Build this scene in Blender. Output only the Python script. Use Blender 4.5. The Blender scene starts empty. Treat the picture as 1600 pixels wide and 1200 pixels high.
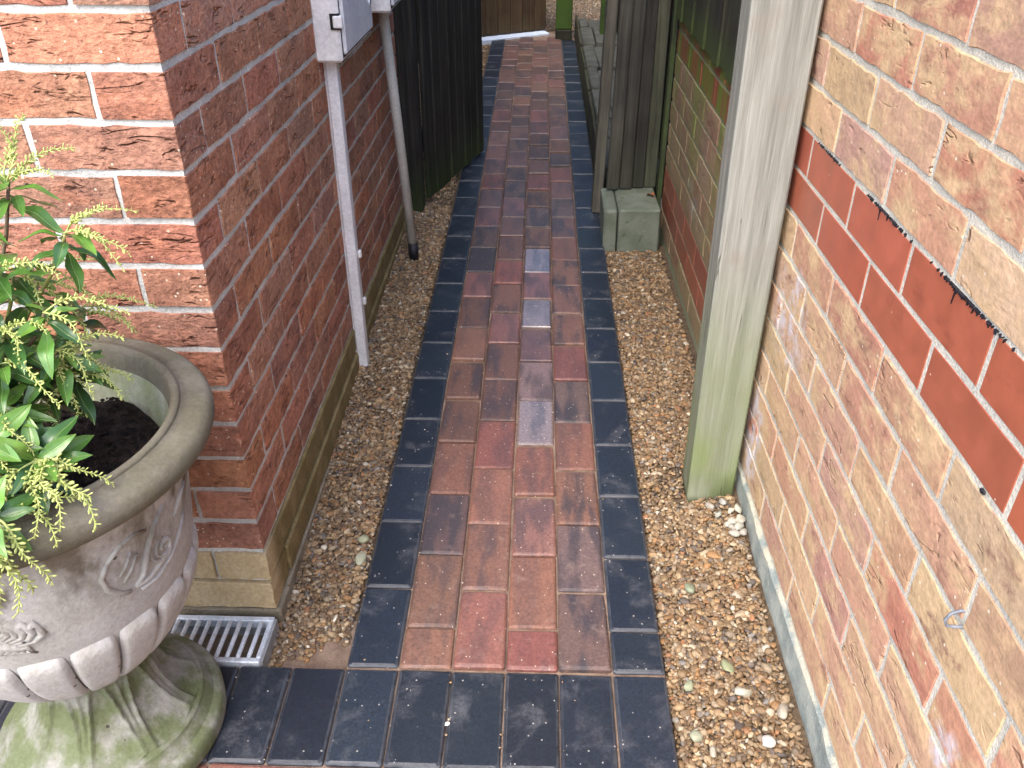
import bpy, math, random
import numpy as np
from mathutils import Matrix, Vector, Euler

rnd = random.Random(7)
nrs = np.random.RandomState(11)
SC = bpy.context.scene
COL = SC.collection
R = math.radians

# ------------------------------------------------------------------ camera
cam_d = bpy.data.cameras.new('camera')
cam = bpy.data.objects.new('camera', cam_d)
COL.objects.link(cam)
SC.camera = cam
HC = 1.36            # camera height, metres
SL = 0.0262          # rise of the path per metre
f_px, vpx, vpy = 1330.0, 848.0, -235.0
d = Vector((vpx - 800, vpy - 600, f_px)).normalized()
up = Vector((0, -d.z, d.y)).normalized()
xx = d.cross(up)
if xx.x < 0:
    xx = -xx
cx = Vector((xx.x, d.x, up.x)); cy = Vector((xx.y, d.y, up.y)); cz = Vector((xx.z, d.z, up.z))
m = Matrix.Identity(4)
for k in range(3):
    m[k][0] = cx[k]; m[k][1] = -cy[k]; m[k][2] = -cz[k]
m[2][3] = HC
cam.matrix_world = m
cam_d.sensor_width = 36.0
cam_d.lens = f_px / 1600 * 36.0
cam_d.clip_start = 0.02
cam_d.clip_end = 400

# ------------------------------------------------------------------ sky, sun, exposure
SUN_EL, SUN_AZ = 55.0, 205.0         # azimuth clockwise from +Y
w = bpy.data.worlds.new('World'); SC.world = w; w.use_nodes = True
nt = w.node_tree
bg = nt.nodes['Background']
sky = nt.nodes.new('ShaderNodeTexSky')
sky.sky_type = 'NISHITA'; sky.sun_disc = False
sky.sun_elevation = R(SUN_EL); sky.sun_rotation = R(SUN_AZ)
sky.air_density = 1.0; sky.dust_density = 3.0; sky.ozone_density = 0.8
nt.links.new(sky.outputs[0], bg.inputs[0])
bg.inputs[1].default_value = 0.15
sl = bpy.data.lights.new('sun', 'SUN')
sl.energy = 0.5; sl.angle = R(45); sl.color = (1.0, 0.96, 0.91)
sun = bpy.data.objects.new('sun', sl); COL.objects.link(sun)
az, el = R(SUN_AZ), R(SUN_EL)
sdir = Vector((math.sin(az) * math.cos(el), math.cos(az) * math.cos(el), math.sin(el)))
sun.rotation_euler = sdir.to_track_quat('Z', 'Y').to_euler()
sun.location = sdir * 20
SC.view_settings.view_transform = 'Standard'
SC.view_settings.look = 'None'
SC.view_settings.gamma = 1.0
SC.view_settings.use_curve_mapping = False
SC.view_settings.exposure = 2.12
SC.render.engine = 'CYCLES'
SC.cycles.use_denoising = True
SC.cycles.max_bounces = 6
SC.cycles.diffuse_bounces = 4
SC.cycles.glossy_bounces = 2
SC.cycles.use_adaptive_sampling = True
SC.cycles.adaptive_threshold = 0.02

# ------------------------------------------------------------------ object helpers
def wloc(o):
    v = Vector((0, 0, 0))
    while o is not None:
        v = v + o.location; o = o.parent
    return v

def tag(o, label=None, cat=None, group=None, kind=None):
    if label: o['label'] = label
    if cat: o['category'] = cat
    if group: o['group'] = group
    if kind: o['kind'] = kind
    return o

def obj(name, me, parent=None, loc=(0, 0, 0), rot=(0, 0, 0), scale=(1, 1, 1), color=None, mat=None):
    o = bpy.data.objects.new(name, me)
    COL.objects.link(o)
    loc = Vector(loc)
    if parent is not None:
        o.parent = parent
        loc = loc - wloc(parent)
    o.location = loc; o.rotation_euler = rot; o.scale = scale
    if color is not None: o.color = color
    if mat is not None and me is not None:
        if len(me.materials) == 0: me.materials.append(mat)
    return o

def thing(name, label, cat, loc, group=None):
    o = bpy.data.objects.new(name, None); COL.objects.link(o)
    o.empty_display_size = 0.05
    o.location = loc
    return tag(o, label, cat, group)

def mesh(name, verts, faces, smooth=False, mat=None):
    me = bpy.data.meshes.new(name)
    me.from_pydata([tuple(map(float, v)) for v in verts], [], [tuple(map(int, f)) for f in faces])
    if smooth:
        me.polygons.foreach_set('use_smooth', [True] * len(me.polygons))
    if mat: me.materials.append(mat)
    me.update()
    return me

class MB:
    def __init__(s): s.v = []; s.f = []
    def add(s, vs, fs):
        b = len(s.v); s.v += [tuple(v) for v in vs]; s.f += [tuple(i + b for i in f) for f in fs]
    def box(s, a, b, bev=0.0):
        x0, y0, z0 = a; x1, y1, z1 = b
        if bev <= 0:
            vs = [(x0, y0, z0), (x1, y0, z0), (x1, y1, z0), (x0, y1, z0), (x0, y0, z1), (x1, y0, z1), (x1, y1, z1), (x0, y1, z1)]
            s.add(vs, [(0, 3, 2, 1), (4, 5, 6, 7), (0, 1, 5, 4), (1, 2, 6, 5), (2, 3, 7, 6), (3, 0, 4, 7)])
            return
        c = Vector(((x0 + x1) / 2, (y0 + y1) / 2, (z0 + z1) / 2)); h = Vector(((x1 - x0) / 2, (y1 - y0) / 2, (z1 - z0) / 2))
        vs = []; idx = {}
        for sx in (-1, 1):
            for sy in (-1, 1):
                for sz in (-1, 1):
                    for ax in range(3):
                        p = [sx * (h.x - bev), sy * (h.y - bev), sz * (h.z - bev)]
                        p[ax] = (sx, sy, sz)[ax] * h[ax]
                        idx[(sx, sy, sz, ax)] = len(vs); vs.append((c.x + p[0], c.y + p[1], c.z + p[2]))
        fs = []
        def q(l):
            P = [Vector(vs[i]) - c for i in l]
            n = (P[1] - P[0]).cross(P[2] - P[0])
            fs.append(tuple(l) if n.dot(sum(P, Vector())) > 0 else tuple(reversed(l)))
        for ax in range(3):
            for sg in (-1, 1):
                l = []
                for (a_, b_) in ((-1, -1), (1, -1), (1, 1), (-1, 1)):
                    k = [a_, b_]; k.insert(ax, sg); l.append(idx[(*k, ax)])
                q(l)
        for ax in range(3):
            o1, o2 = [a_ for a_ in range(3) if a_ != ax]
            for s1 in (-1, 1):
                for s2 in (-1, 1):
                    l = []
                    for (sg, a2) in ((-1, o1), (1, o1), (1, o2), (-1, o2)):
                        k = [0, 0, 0]; k[ax] = sg; k[o1] = s1; k[o2] = s2
                        l.append(idx[(*k, a2)])
                    q(l)
        for sx in (-1, 1):
            for sy in (-1, 1):
                for sz in (-1, 1):
                    q([idx[(sx, sy, sz, a_)] for a_ in range(3)])
        s.add(vs, fs)
    def tube(s, pts, rad, n=6, cap=True):
        pts = [Vector(p) for p in pts]
        rr = rad if isinstance(rad, (list, tuple)) else [rad] * len(pts)
        rings = []; prev = None
        for i, p in enumerate(pts):
            t = (pts[min(i + 1, len(pts) - 1)] - pts[max(i - 1, 0)]).normalized()
            if prev is None:
                a = t.orthogonal().normalized()
            else:
                a = (prev - t * prev.dot(t)).normalized()
            prev = a; b = t.cross(a)
            rings.append([p + (a * math.cos(2 * math.pi * k / n) + b * math.sin(2 * math.pi * k / n)) * rr[i] for k in range(n)])
        vs = [v for r_ in rings for v in r_]; fs = []
        for i in range(len(rings) - 1):
            for k in range(n):
                k2 = (k + 1) % n
                fs.append((i * n + k, i * n + k2, (i + 1) * n + k2, (i + 1) * n + k))
        if cap:
            fs.append(tuple(reversed(range(n)))); fs.append(tuple((len(rings) - 1) * n + k for k in range(n)))
        s.add(vs, fs)
    def me(s, name, mat=None, smooth=False):
        return mesh(name, s.v, s.f, smooth, mat)

def bbox_me(name, sx, sy, sz, mat, bev=0.003):
    b = MB(); b.box((-sx / 2, -sy / 2, 0), (sx / 2, sy / 2, sz), bev)
    return b.me(name, mat)

# ------------------------------------------------------------------ material helpers
class G:
    """small node graph builder"""
    def __init__(s, name):
        s.m = bpy.data.materials.new(name); s.m.use_nodes = True
        s.t = s.m.node_tree; s.b = s.t.nodes['Principled BSDF']
    def n(s, typ, **kw):
        nd = s.t.nodes.new('ShaderNode' + typ)
        for k, v in kw.items(): setattr(nd, k, v)
        return nd
    def l(s, a, b): s.t.links.new(a, b)
    def put(s, sock, v):
        if isinstance(v, bpy.types.NodeSocket): s.l(v, sock)
        elif isinstance(v, (tuple, list)):
            sock.default_value = tuple(v) if len(sock.default_value) == len(v) else (*v, 1.0)
        else: sock.default_value = v
    def math(s, op, a, b=0.0, c=None, clamp=False):
        nd = s.n('Math', operation=op, use_clamp=clamp)
        s.put(nd.inputs[0], a); s.put(nd.inputs[1], b)
        if c is not None: s.put(nd.inputs[2], c)
        return nd.outputs[0]
    def vec(s, op, a, b=(0, 0, 0)):
        nd = s.n('VectorMath', operation=op); s.put(nd.inputs[0], a); s.put(nd.inputs[1], b)
        return nd.outputs[0]
    def mr(s, v, a, b, c=0.0, e=1.0, smooth=True):
        nd = s.n('MapRange', interpolation_type='SMOOTHSTEP' if smooth else 'LINEAR')
        for i, x in enumerate((v, a, b, c, e)): s.put(nd.inputs[i], x)
        return nd.outputs[0]
    def mix(s, fac, a, b, mode='MIX'):
        nd = s.n('Mix', data_type='RGBA', blend_type=mode)
        s.put(nd.inputs[0], fac); s.put(nd.inputs[6], a); s.put(nd.inputs[7], b)
        return nd.outputs[2]
    def noise(s, vec, scale, detail=3.0, rough=0.55, dist=0.0, col=False):
        nd = s.n('TexNoise')
        s.put(nd.inputs['Vector'], vec); s.put(nd.inputs['Scale'], scale); s.put(nd.inputs['Detail'], detail)
        s.put(nd.inputs['Roughness'], rough); s.put(nd.inputs['Distortion'], dist)
        return nd.outputs[1 if col else 0]
    def voro(s, vec, scale, out=0):
        nd = s.n('TexVoronoi'); s.put(nd.inputs['Vector'], vec); s.put(nd.inputs['Scale'], scale)
        return nd.outputs[out]
    def ramp(s, fac, stops):
        nd = s.n('ValToRGB'); e = nd.color_ramp.elements
        e[0].position, e[0].color = stops[0][0], (*stops[0][1], 1); e[1].position, e[1].color = stops[-1][0], (*stops[-1][1], 1)
        for p, c in stops[1:-1]:
            x = e.new(p); x.color = (*c, 1)
        s.put(nd.inputs[0], fac); return nd.outputs[0]
    def coord(s, seed=True):
        tc = s.n('TexCoord').outputs['Object']
        if not seed: return tc
        oi = s.n('ObjectInfo')
        cb = s.n('CombineXYZ')
        s.l(s.math('MULTIPLY', oi.outputs['Random'], 37.0), cb.inputs[0])
        s.l(s.math('MULTIPLY', oi.outputs['Random'], 91.0), cb.inputs[1])
        s.l(s.math('MULTIPLY', oi.outputs['Random'], 53.0), cb.inputs[2])
        return s.vec('ADD', tc, cb.outputs[0])
    def world(s): return s.n('NewGeometry').outputs['Position']
    def xyz(s, v):
        nd = s.n('SeparateXYZ'); s.put(nd.inputs[0], v); return nd.outputs
    def bump(s, h, strength=0.5, dist=0.01):
        nd = s.n('Bump'); s.put(nd.inputs['Height'], h); s.put(nd.inputs['Strength'], strength); s.put(nd.inputs['Distance'], dist)
        s.l(nd.outputs[0], s.b.inputs['Normal'])
    def fin(s, col=None, rough=None, spec=None, metal=None):
        if col is not None: s.put(s.b.inputs['Base Color'], col)
        if rough is not None: s.put(s.b.inputs['Roughness'], rough)
        if spec is not None: s.put(s.b.inputs['Specular IOR Level'], spec)
        if metal is not None: s.put(s.b.inputs['Metallic'], metal)
        return s.m
    def base(s, joined):
        if joined:
            nd = s.n('Attribute', attribute_type='GEOMETRY', attribute_name='col')
            return nd.outputs['Color'], nd.outputs['Alpha']
        nd = s.n('ObjectInfo'); return nd.outputs['Color'], nd.outputs['Alpha']

def g_scale(g, v, s):
    return g.vec('MULTIPLY', v, s)

def m_redbrick(joined=False):
    g = G('red_rustic_brick' + ('_upper' if joined else ''))
    c, a = g.base(joined); v = g.coord(not joined)
    n1 = g.noise(v, 11, 4, 0.6); n2 = g.noise(v, 95, 4, 0.65); n3 = g.noise(g_scale(g, v, (9, 9, 22)), 1, 3, 0.6)
    cr = g.noise(g_scale(g, v, (11, 11, 46)), 1.0, 2.0, 0.55, 0.35)
    ln = g.mr(g.math('ABSOLUTE', g.math('SUBTRACT', cr, 0.5)), 0.004, 0.055)
    mask = g.mr(g.noise(g_scale(g, g.vec('ADD', v, (3.3, 7.1, 1.7)), (13, 13, 26)), 1.0, 3, 0.6), 0.53, 0.65)
    crease = g.math('MAXIMUM', ln, g.math('SUBTRACT', 1.0, mask))
    drag = g.noise(g_scale(g, v, (20, 20, 48)), 1.0, 3, 0.6, 0.4)
    vd = g.voro(v, 85.0); pr = g.voro(v, 85.0, 1)
    sp = g.math('MULTIPLY', g.math('LESS_THAN', vd, 0.16), g.math('GREATER_THAN', g.xyz(pr)[0], 0.80))
    dk = g.math('MULTIPLY', g.math('LESS_THAN', g.voro(g.vec('ADD', v, (9, 2, 5)), 60.0), 0.13), 0.6)
    col = g.mix(g.mr(n1, 0.38, 0.66), c, g.mix(1.0, c, (0.74, 0.70, 0.72), 'MULTIPLY'))
    col = g.mix(g.math('MULTIPLY', g.mr(n3, 0.52, 0.72), 0.45), col, (0.50, 0.20, 0.11))
    col = g.mix(1.0, col, g.ramp(n2, [(0.28, (0.62, 0.60, 0.60)), (0.72, (1.32, 1.32, 1.32))]), 'MULTIPLY')
    col = g.mix(g.math('MULTIPLY', g.math('SUBTRACT', 1.0, crease), 0.30), col, (0.13, 0.05, 0.03))  # cavity shade and held dirt painted into the creases
    col = g.mix(dk, col, (0.07, 0.03, 0.03))
    col = g.mix(sp, col, (0.62, 0.50, 0.38))
    h = g.math('MULTIPLY_ADD', crease, 0.75, g.math('MULTIPLY_ADD', n2, 0.45, g.math('MULTIPLY_ADD', drag, 0.55, g.math('MULTIPLY', n1, 0.5))))
    g.bump(h, 1.0, 0.0105)
    return g.fin(col, 0.9, 0.25)

def m_buffbrick(joined=False):
    g = G('buff_multi_brick' + ('_upper' if joined else ''))
    c, a = g.base(joined); v = g.coord(not joined)
    n1 = g.noise(g_scale(g, v, (9, 9, 16)), 1.0, 6, 0.66, 0.3); n2 = g.noise(v, 110, 4, 0.65)
    n4 = g.noise(g.vec('ADD', g_scale(g, v, (13, 13, 24)), (5, 3, 8)), 1.0, 6, 0.68, 0.25)
    cr = g.noise(g_scale(g, v, (9, 9, 36)), 1.0, 2.0, 0.5, 0.45)
    ln = g.mr(g.math('ABSOLUTE', g.math('SUBTRACT', cr, 0.5)), 0.0, 0.032)
    mask = g.mr(g.noise(g_scale(g, g.vec('ADD', v, (3.3, 7.1, 1.7)), (10, 10, 20)), 1.0, 3, 0.6), 0.56, 0.70)
    crease = g.math('MAXIMUM', ln, g.math('SUBTRACT', 1.0, mask))
    drag = g.noise(g_scale(g, v, (14, 14, 28)), 1.0, 3, 0.5, 0.6)
    col = g.mix(g.mr(n1, 0.36, 0.58), (0.55, 0.385, 0.225), c)
    col = g.mix(g.math('MULTIPLY', g.mr(n4, 0.55, 0.70), a), col, (0.20, 0.095, 0.075))
    col = g.mix(1.0, col, g.ramp(n2, [(0.25, (0.78, 0.78, 0.78)), (0.75, (1.18, 1.18, 1.18))]), 'MULTIPLY')
    col = g.mix(g.math('MULTIPLY', g.math('SUBTRACT', 1.0, crease), 0.15), col, (0.20, 0.11, 0.065))  # creases darkened by colour too: cavity shade with some dirt
    vd = g.voro(v, 70.0); pr = g.voro(v, 70.0, 1)
    col = g.mix(g.math('MULTIPLY', g.math('LESS_THAN', vd, 0.14), g.math('GREATER_THAN', g.xyz(pr)[0], 0.82)), col, (0.68, 0.6, 0.48))
    # lime bloom near the timber post and at the foot of the wall, algae under the fence
    w_ = g.world(); x, y, z = g.xyz(w_)
    def blob(cy_, cz_, ry, rz):
        dy = g.math('DIVIDE', g.math('SUBTRACT', y, cy_), ry); dz = g.math('DIVIDE', g.math('SUBTRACT', z, cz_), rz)
        return g.math('ADD', g.math('MULTIPLY', dy, dy), g.math('MULTIPLY', dz, dz))
    wn = g.noise(w_, 30, 4, 0.6)
    for (cy_, cz_, ry, rz) in ((1.47, 0.60, 0.13, 0.13), (0.63, 0.455, 0.05, 0.05), (1.56, 0.25, 0.08, 0.17), (2.62, 0.42, 0.16, 0.07)):
        k = g.math('MULTIPLY', g.mr(blob(cy_, cz_, ry, rz), 1.0, 0.1), g.mr(wn, 0.42, 0.62))
        col = g.mix(g.math('MULTIPLY', k, 0.75), col, (0.56, 0.55, 0.62))
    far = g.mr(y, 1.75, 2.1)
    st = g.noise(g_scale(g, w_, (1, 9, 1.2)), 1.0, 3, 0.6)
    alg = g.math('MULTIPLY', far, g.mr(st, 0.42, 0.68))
    col = g.mix(g.math('MULTIPLY', far, 0.62), col, (0.125, 0.108, 0.072))  # brown-grey tone with the low wall's gloom mixed into it
    col = g.mix(g.math('MULTIPLY', alg, g.mr(z, 0.35, 0.85, 0.25, 0.85)), col, (0.13, 0.21, 0.035))
    h = g.math('MULTIPLY_ADD', crease, 0.8, g.math('MULTIPLY_ADD', n2, 0.25, g.math('MULTIPLY_ADD', drag, 0.65, g.math('MULTIPLY', n1, 0.3))))
    g.bump(h, 0.9, 0.0055)
    return g.fin(col, 0.9, 0.25)

def m_engbrick():
    g = G('smooth_red_engineering_brick')
    c, a = g.base(False); v = g.coord()
    n = g.noise(v, 24, 3); n2 = g.noise(v, 200, 2)
    col = g.mix(1.0, c, g.ramp(n, [(0.3, (0.86, 0.86, 0.86)), (0.7, (1.1, 1.1, 1.1))]), 'MULTIPLY')
    vd = g.voro(v, 45.0); pr = g.voro(v, 45.0, 1)
    col = g.mix(g.math('MULTIPLY', g.math('LESS_THAN', vd, 0.07), g.math('GREATER_THAN', g.xyz(pr)[0], 0.85)), col, (0.6, 0.45, 0.36))
    sc_ = g.noise(g_scale(g, g.vec('ADD', v, (6, 1, 2)), (9, 9, 24)), 1.0, 5, 0.7)
    col = g.mix(g.math('MULTIPLY', g.mr(sc_, 0.60, 0.78), 0.30), col, (0.50, 0.30, 0.22))
    col = g.mix(g.math('MULTIPLY', g.mr(sc_, 0.42, 0.28), 0.45), col, (0.19, 0.05, 0.035))
    w_ = g.world(); x, y, z = g.xyz(w_)
    st = g.noise(g_scale(g, w_, (1, 30, 1.0)), 1.0, 3, 0.6)
    far = g.math('MULTIPLY', g.mr(y, 2.15, 2.35), g.mr(z, 0.55, 0.72))
    col = g.mix(g.math('MULTIPLY', far, g.mr(st, 0.38, 0.60)), col, (0.16, 0.30, 0.03))
    col = g.mix(g.math('MULTIPLY', g.mr(y, 1.7, 2.1), 0.45), col, (0.13, 0.06, 0.045))
    g.bump(g.math('MULTIPLY_ADD', n2, 0.3, n), 0.15, 0.002)
    return g.fin(col, g.math('MULTIPLY_ADD', n, 0.2, 0.32), 0.5)

def m_mortar(name, c1, c2, green=False):
    g = G(name); w_ = g.world()
    n = g.noise(w_, 14, 4); n2 = g.noise(w_, 220, 3, 0.7); n3 = g.noise(w_, 60, 3)
    col = g.mix(g.mr(n, 0.35, 0.65), c1, c2)
    col = g.mix(1.0, col, g.ramp(n2, [(0.25, (0.7, 0.7, 0.7)), (0.75, (1.25, 1.25, 1.25))]), 'MULTIPLY')
    if green:
        y = g.xyz(w_)[1]
        col = g.mix(g.math('MULTIPLY', g.mr(y, 1.75, 2.1), 0.7), col, (0.13, 0.17, 0.07))
    g.bump(g.math('MULTIPLY_ADD', n3, 1.2, n2), 0.7, 0.003)
    return g.fin(col, 0.95, 0.15)

def m_paver():
    g = G('brindle_paving_block')
    c, a = g.base(False); v = g.coord()
    n1 = g.noise(g_scale(g, v, (26, 6, 6)), 1.0, 3, 0.5, 0.2); n2 = g.noise(v, 160, 4, 0.7); n3 = g.noise(v, 34, 4, 0.65)
    wet = g.n('Attribute', attribute_type='OBJECT', attribute_name='wet').outputs['Fac']
    col = g.mix(g.math('MULTIPLY', g.mr(n1, 0.42, 0.64), g.math('MULTIPLY', a, 0.9)), c, (0.042, 0.036, 0.042))
    col = g.mix(1.0, col, g.ramp(n2, [(0.25, (0.58, 0.58, 0.58)), (0.75, (1.36, 1.36, 1.36))]), 'MULTIPLY')
    col = g.mix(g.math('MULTIPLY', g.mr(n3, 0.55, 0.78), 0.35), col, (0.30, 0.22, 0.18))
    vd = g.voro(v, 150.0); pr = g.voro(v, 150.0, 1)
    col = g.mix(g.math('MULTIPLY', g.math('LESS_THAN', vd, 0.2), g.math('GREATER_THAN', g.xyz(pr)[0], 0.94)), col, (0.6, 0.52, 0.42))
    pits = g.voro(g.vec('ADD', v, (4, 4, 4)), 120.0); ppr = g.voro(g.vec('ADD', v, (4, 4, 4)), 120.0, 1)
    pit = g.math('MULTIPLY', g.math('LESS_THAN', pits, 0.3), g.math('GREATER_THAN', g.xyz(ppr)[1], 0.62))
    col = g.mix(g.math('MULTIPLY', pit, 0.35), col, (0.05, 0.035, 0.03))
    h = g.math('MULTIPLY_ADD', n2, 0.6, g.math('MULTIPLY_ADD', n3, 0.5, g.math('MULTIPLY', pit, -0.8)))
    g.bump(h, g.math('MULTIPLY_ADD', wet, -0.12, 0.42), 0.0016)
    ro = g.math('SUBTRACT', g.math('MULTIPLY_ADD', n3, 0.2, 0.46), g.math('MULTIPLY', wet, 0.32))
    return g.fin(col, ro, g.math('MULTIPLY_ADD', g.math('POWER', wet, 3.0), 0.5, 0.5))

def m_charcoal():
    g = G('charcoal_paving_block')
    c, a = g.base(False); v = g.coord()
    n1 = g.noise(v, 13, 4, 0.6, 0.5); n2 = g.noise(v, 190, 4, 0.7); n3 = g.noise(v, 45, 3, 0.6)
    wet = g.n('Attribute', attribute_type='OBJECT', attribute_name='wet').outputs['Fac']
    col = g.mix(g.math('MULTIPLY', g.mr(n1, 0.50, 0.74), 0.62), c, (0.075, 0.078, 0.088))
    col = g.mix(1.0, col, g.ramp(n2, [(0.28, (0.45, 0.45, 0.45)), (0.72, (1.55, 1.55, 1.55))]), 'MULTIPLY')
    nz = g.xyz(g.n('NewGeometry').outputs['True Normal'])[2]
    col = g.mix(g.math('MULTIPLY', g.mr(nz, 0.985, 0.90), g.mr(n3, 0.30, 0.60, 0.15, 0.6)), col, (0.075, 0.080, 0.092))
    vd = g.voro(v, 130.0); pr = g.voro(v, 130.0, 1)
    thr = g.math('MULTIPLY', g.mr(n1, 0.40, 0.65), 0.13)
    sp = g.math('MULTIPLY', g.math('LESS_THAN', vd, 0.22), g.math('GREATER_THAN', g.xyz(pr)[0], g.math('SUBTRACT', 0.99, thr)))
    col = g.mix(g.math('MULTIPLY', sp, 0.65), col, (0.42, 0.40, 0.38))
    g.bump(g.math('MULTIPLY_ADD', n3, 0.5, n2), 0.5, 0.0016)
    ro = g.math('SUBTRACT', g.math('MULTIPLY_ADD', n1, 0.25, 0.40), g.math('MULTIPLY', wet, 0.2))
    return g.fin(col, ro, 0.5)

def m_simple(name, c1, c2, scale=20, rough=0.8, bump=0.3, bscale=120, bdist=0.003, spec=0.3, detail=4):
    g = G(name); v = g.coord()
    n = g.noise(v, scale, detail); n2 = g.noise(v, bscale, 3, 0.65)
    col = g.mix(g.mr(n, 0.35, 0.65), c1, c2)
    col = g.mix(1.0, col, g.ramp(n2, [(0.25, (0.8, 0.8, 0.8)), (0.75, (1.18, 1.18, 1.18))]), 'MULTIPLY')
    g.bump(g.math('ADD', n, n2), bump, bdist)
    return g.fin(col, rough, spec)

def m_wood(name, c1, c2, algae=0.0, acol=(0.07, 0.13, 0.02), low=None, rough=0.8, bd=0.003, obj_col=False, sawn=False):
    g = G(name); v = g.coord()
    gr = g.noise(g_scale(g, v, (70, 70, 2.2)), 1.0, 4, 0.6, 0.6)
    gr2 = g.noise(g_scale(g, v, (220, 220, 9)), 1.0, 3, 0.6)
    n = g.noise(v, 7, 4)
    col = g.mix(g.mr(gr, 0.3, 0.7), c1, c2)
    if obj_col: col = g.mix(1.0, col, g.base(False)[0], 'MULTIPLY')
    col = g.mix(1.0, col, g.ramp(n, [(0.3, (0.78, 0.78, 0.78)), (0.7, (1.2, 1.2, 1.2))]), 'MULTIPLY')
    if algae > 0:
        k = g.mr(n, 0.40, 0.62)
        z = g.xyz(g.world())[2]
        if low: k = g.math('MULTIPLY_ADD', g.mr(z, low[1], low[0]), 0.9, g.math('MULTIPLY', k, low[2] if len(low) > 2 else 0.2), clamp=True)
        col = g.mix(g.math('MULTIPLY', k, algae), col, acol)
    h = g.math('MULTIPLY_ADD', gr2, 0.5, gr)
    if sawn:
        wv = g.noise(g_scale(g, g.vec('ADD', v, (0, 0, 0)), (90, 90, 160)), 1.0, 2, 0.5, 1.5)
        h = g.math('MULTIPLY_ADD', wv, 0.8, h)
    g.bump(h, 0.6, bd)
    return g.fin(col, rough, 0.25)

RED = m_redbrick(); RED_U = m_redbrick(True)
BUFF = m_buffbrick(); BUFF_U = m_buffbrick(True)
ENG = m_engbrick()
MORT_L = m_mortar('grey_mortar', (0.43, 0.43, 0.41), (0.53, 0.53, 0.505))
MORT_R = m_mortar('grey_green_mortar', (0.48, 0.475, 0.42), (0.60, 0.58, 0.50), True)
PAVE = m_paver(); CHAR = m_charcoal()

# ------------------------------------------------------------------ ground
def ground_z(y): return SL * min(max(y, 0.0), 9.0)
g = G('trodden_earth'); w_ = g.world()
n_ = g.noise(w_, 5, 5); n2_ = g.noise(w_, 90, 4)
c_ = g.mix(g.mr(n_, 0.35, 0.65), (0.16, 0.115, 0.075), (0.24, 0.19, 0.135))
g.bump(n2_, 0.6, 0.01); EARTH = g.fin(c_, 0.95, 0.2)
ys = [-60, 0, 9, 60]
gv = [(x, y, ground_z(y) - 0.065) for y in ys for x in (-60, 60)]
ground = obj('ground', mesh('ground', gv, [(2 * i, 2 * i + 1, 2 * i + 3, 2 * i + 2) for i in range(3)], mat=EARTH))
tag(ground, 'bare brown earth under the path and the gravel strips', kind='structure')

# ------------------------------------------------------------------ the path
g = G('jointing_sand'); w_ = g.world()
n_ = g.noise(w_, 25, 4); n2_ = g.noise(w_, 260, 3, 0.7)
c_ = g.mix(g.mr(n_, 0.3, 0.7), (0.145, 0.10, 0.075), (0.245, 0.18, 0.135))
c_ = g.mix(1.0, c_, g.ramp(n2_, [(0.25, (0.7, 0.7, 0.7)), (0.75, (1.25, 1.25, 1.25))]), 'MULTIPLY')
g.bump(n2_, 0.6, 0.003); SAND = g.fin(c_, 0.95, 0.2)

XE = [-0.353, -0.2508, -0.1486, -0.0463, 0.056, 0.1583, 0.2606]
Y0 = 1.090
PIT = 0.2026
YEND = 6.66
b = MB()
def slab(mb, x0, x1, y0, y1, top, bot):
    vs = [(x0, y0, SL * y0 + bot), (x1, y0, SL * y0 + bot), (x1, y1, SL * y1 + bot), (x0, y1, SL * y1 + bot),
          (x0, y0, SL * y0 + top), (x1, y0, SL * y0 + top), (x1, y1, SL * y1 + top), (x0, y1, SL * y1 + top)]
    mb.add(vs, [(0, 3, 2, 1), (4, 5, 6, 7), (0, 1, 5, 4), (1, 2, 6, 5), (2, 3, 7, 6), (3, 0, 4, 7)])
slab(b, -0.352, 0.2595, 1.086, 6.95, -0.007, -0.05)
slab(b, -1.60, 0.2600, 0.30, 1.0855, -0.0085, -0.05)
path = obj('path', b.me('path', SAND))
tag(path, 'narrow block paved path with charcoal edging running between the two houses', kind='structure')

def block_mesh(name, lx, ly, mat, ch=0.006, cd=0.0045, seed=0):
    r_ = random.Random(seed)
    def loop(ix, z, cc):
        hx, hy = lx / 2 - ix, ly / 2 - ix
        p = [(-hx + cc, -hy), (hx - cc, -hy), (hx, -hy + cc), (hx, hy - cc), (hx - cc, hy), (-hx + cc, hy), (-hx, hy - cc), (-hx, -hy + cc)]
        return [(x + r_.uniform(-.0006, .0006), y + r_.uniform(-.0006, .0006), z) for x, y in p]
    vs = loop(0, -0.055, 0.003) + loop(0, -cd, 0.003) + loop(ch * .35, -cd * .35, 0.0035) + loop(ch, 0, 0.004)
    fs = []
    for L in range(3):
        for k in range(8):
            k2 = (k + 1) % 8
            fs.append((L * 8 + k, L * 8 + k2, L * 8 + 8 + k2, L * 8 + 8 + k))
    fs.append(tuple(range(24, 32)))
    return mesh(name, vs, fs, mat=mat)
BL = [block_mesh('block_%d' % i, 0.0993, 0.1996, PAVE, seed=i) for i in range(5)]
BH = [block_mesh('half_block_%d' % i, 0.0993, 0.0984, PAVE, seed=i + 9) for i in range(3)]
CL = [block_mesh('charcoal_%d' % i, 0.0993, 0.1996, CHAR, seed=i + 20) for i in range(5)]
CH = [block_mesh('charcoal_half_%d' % i, 0.0993, 0.0984, CHAR, seed=i + 30) for i in range(3)]

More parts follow.
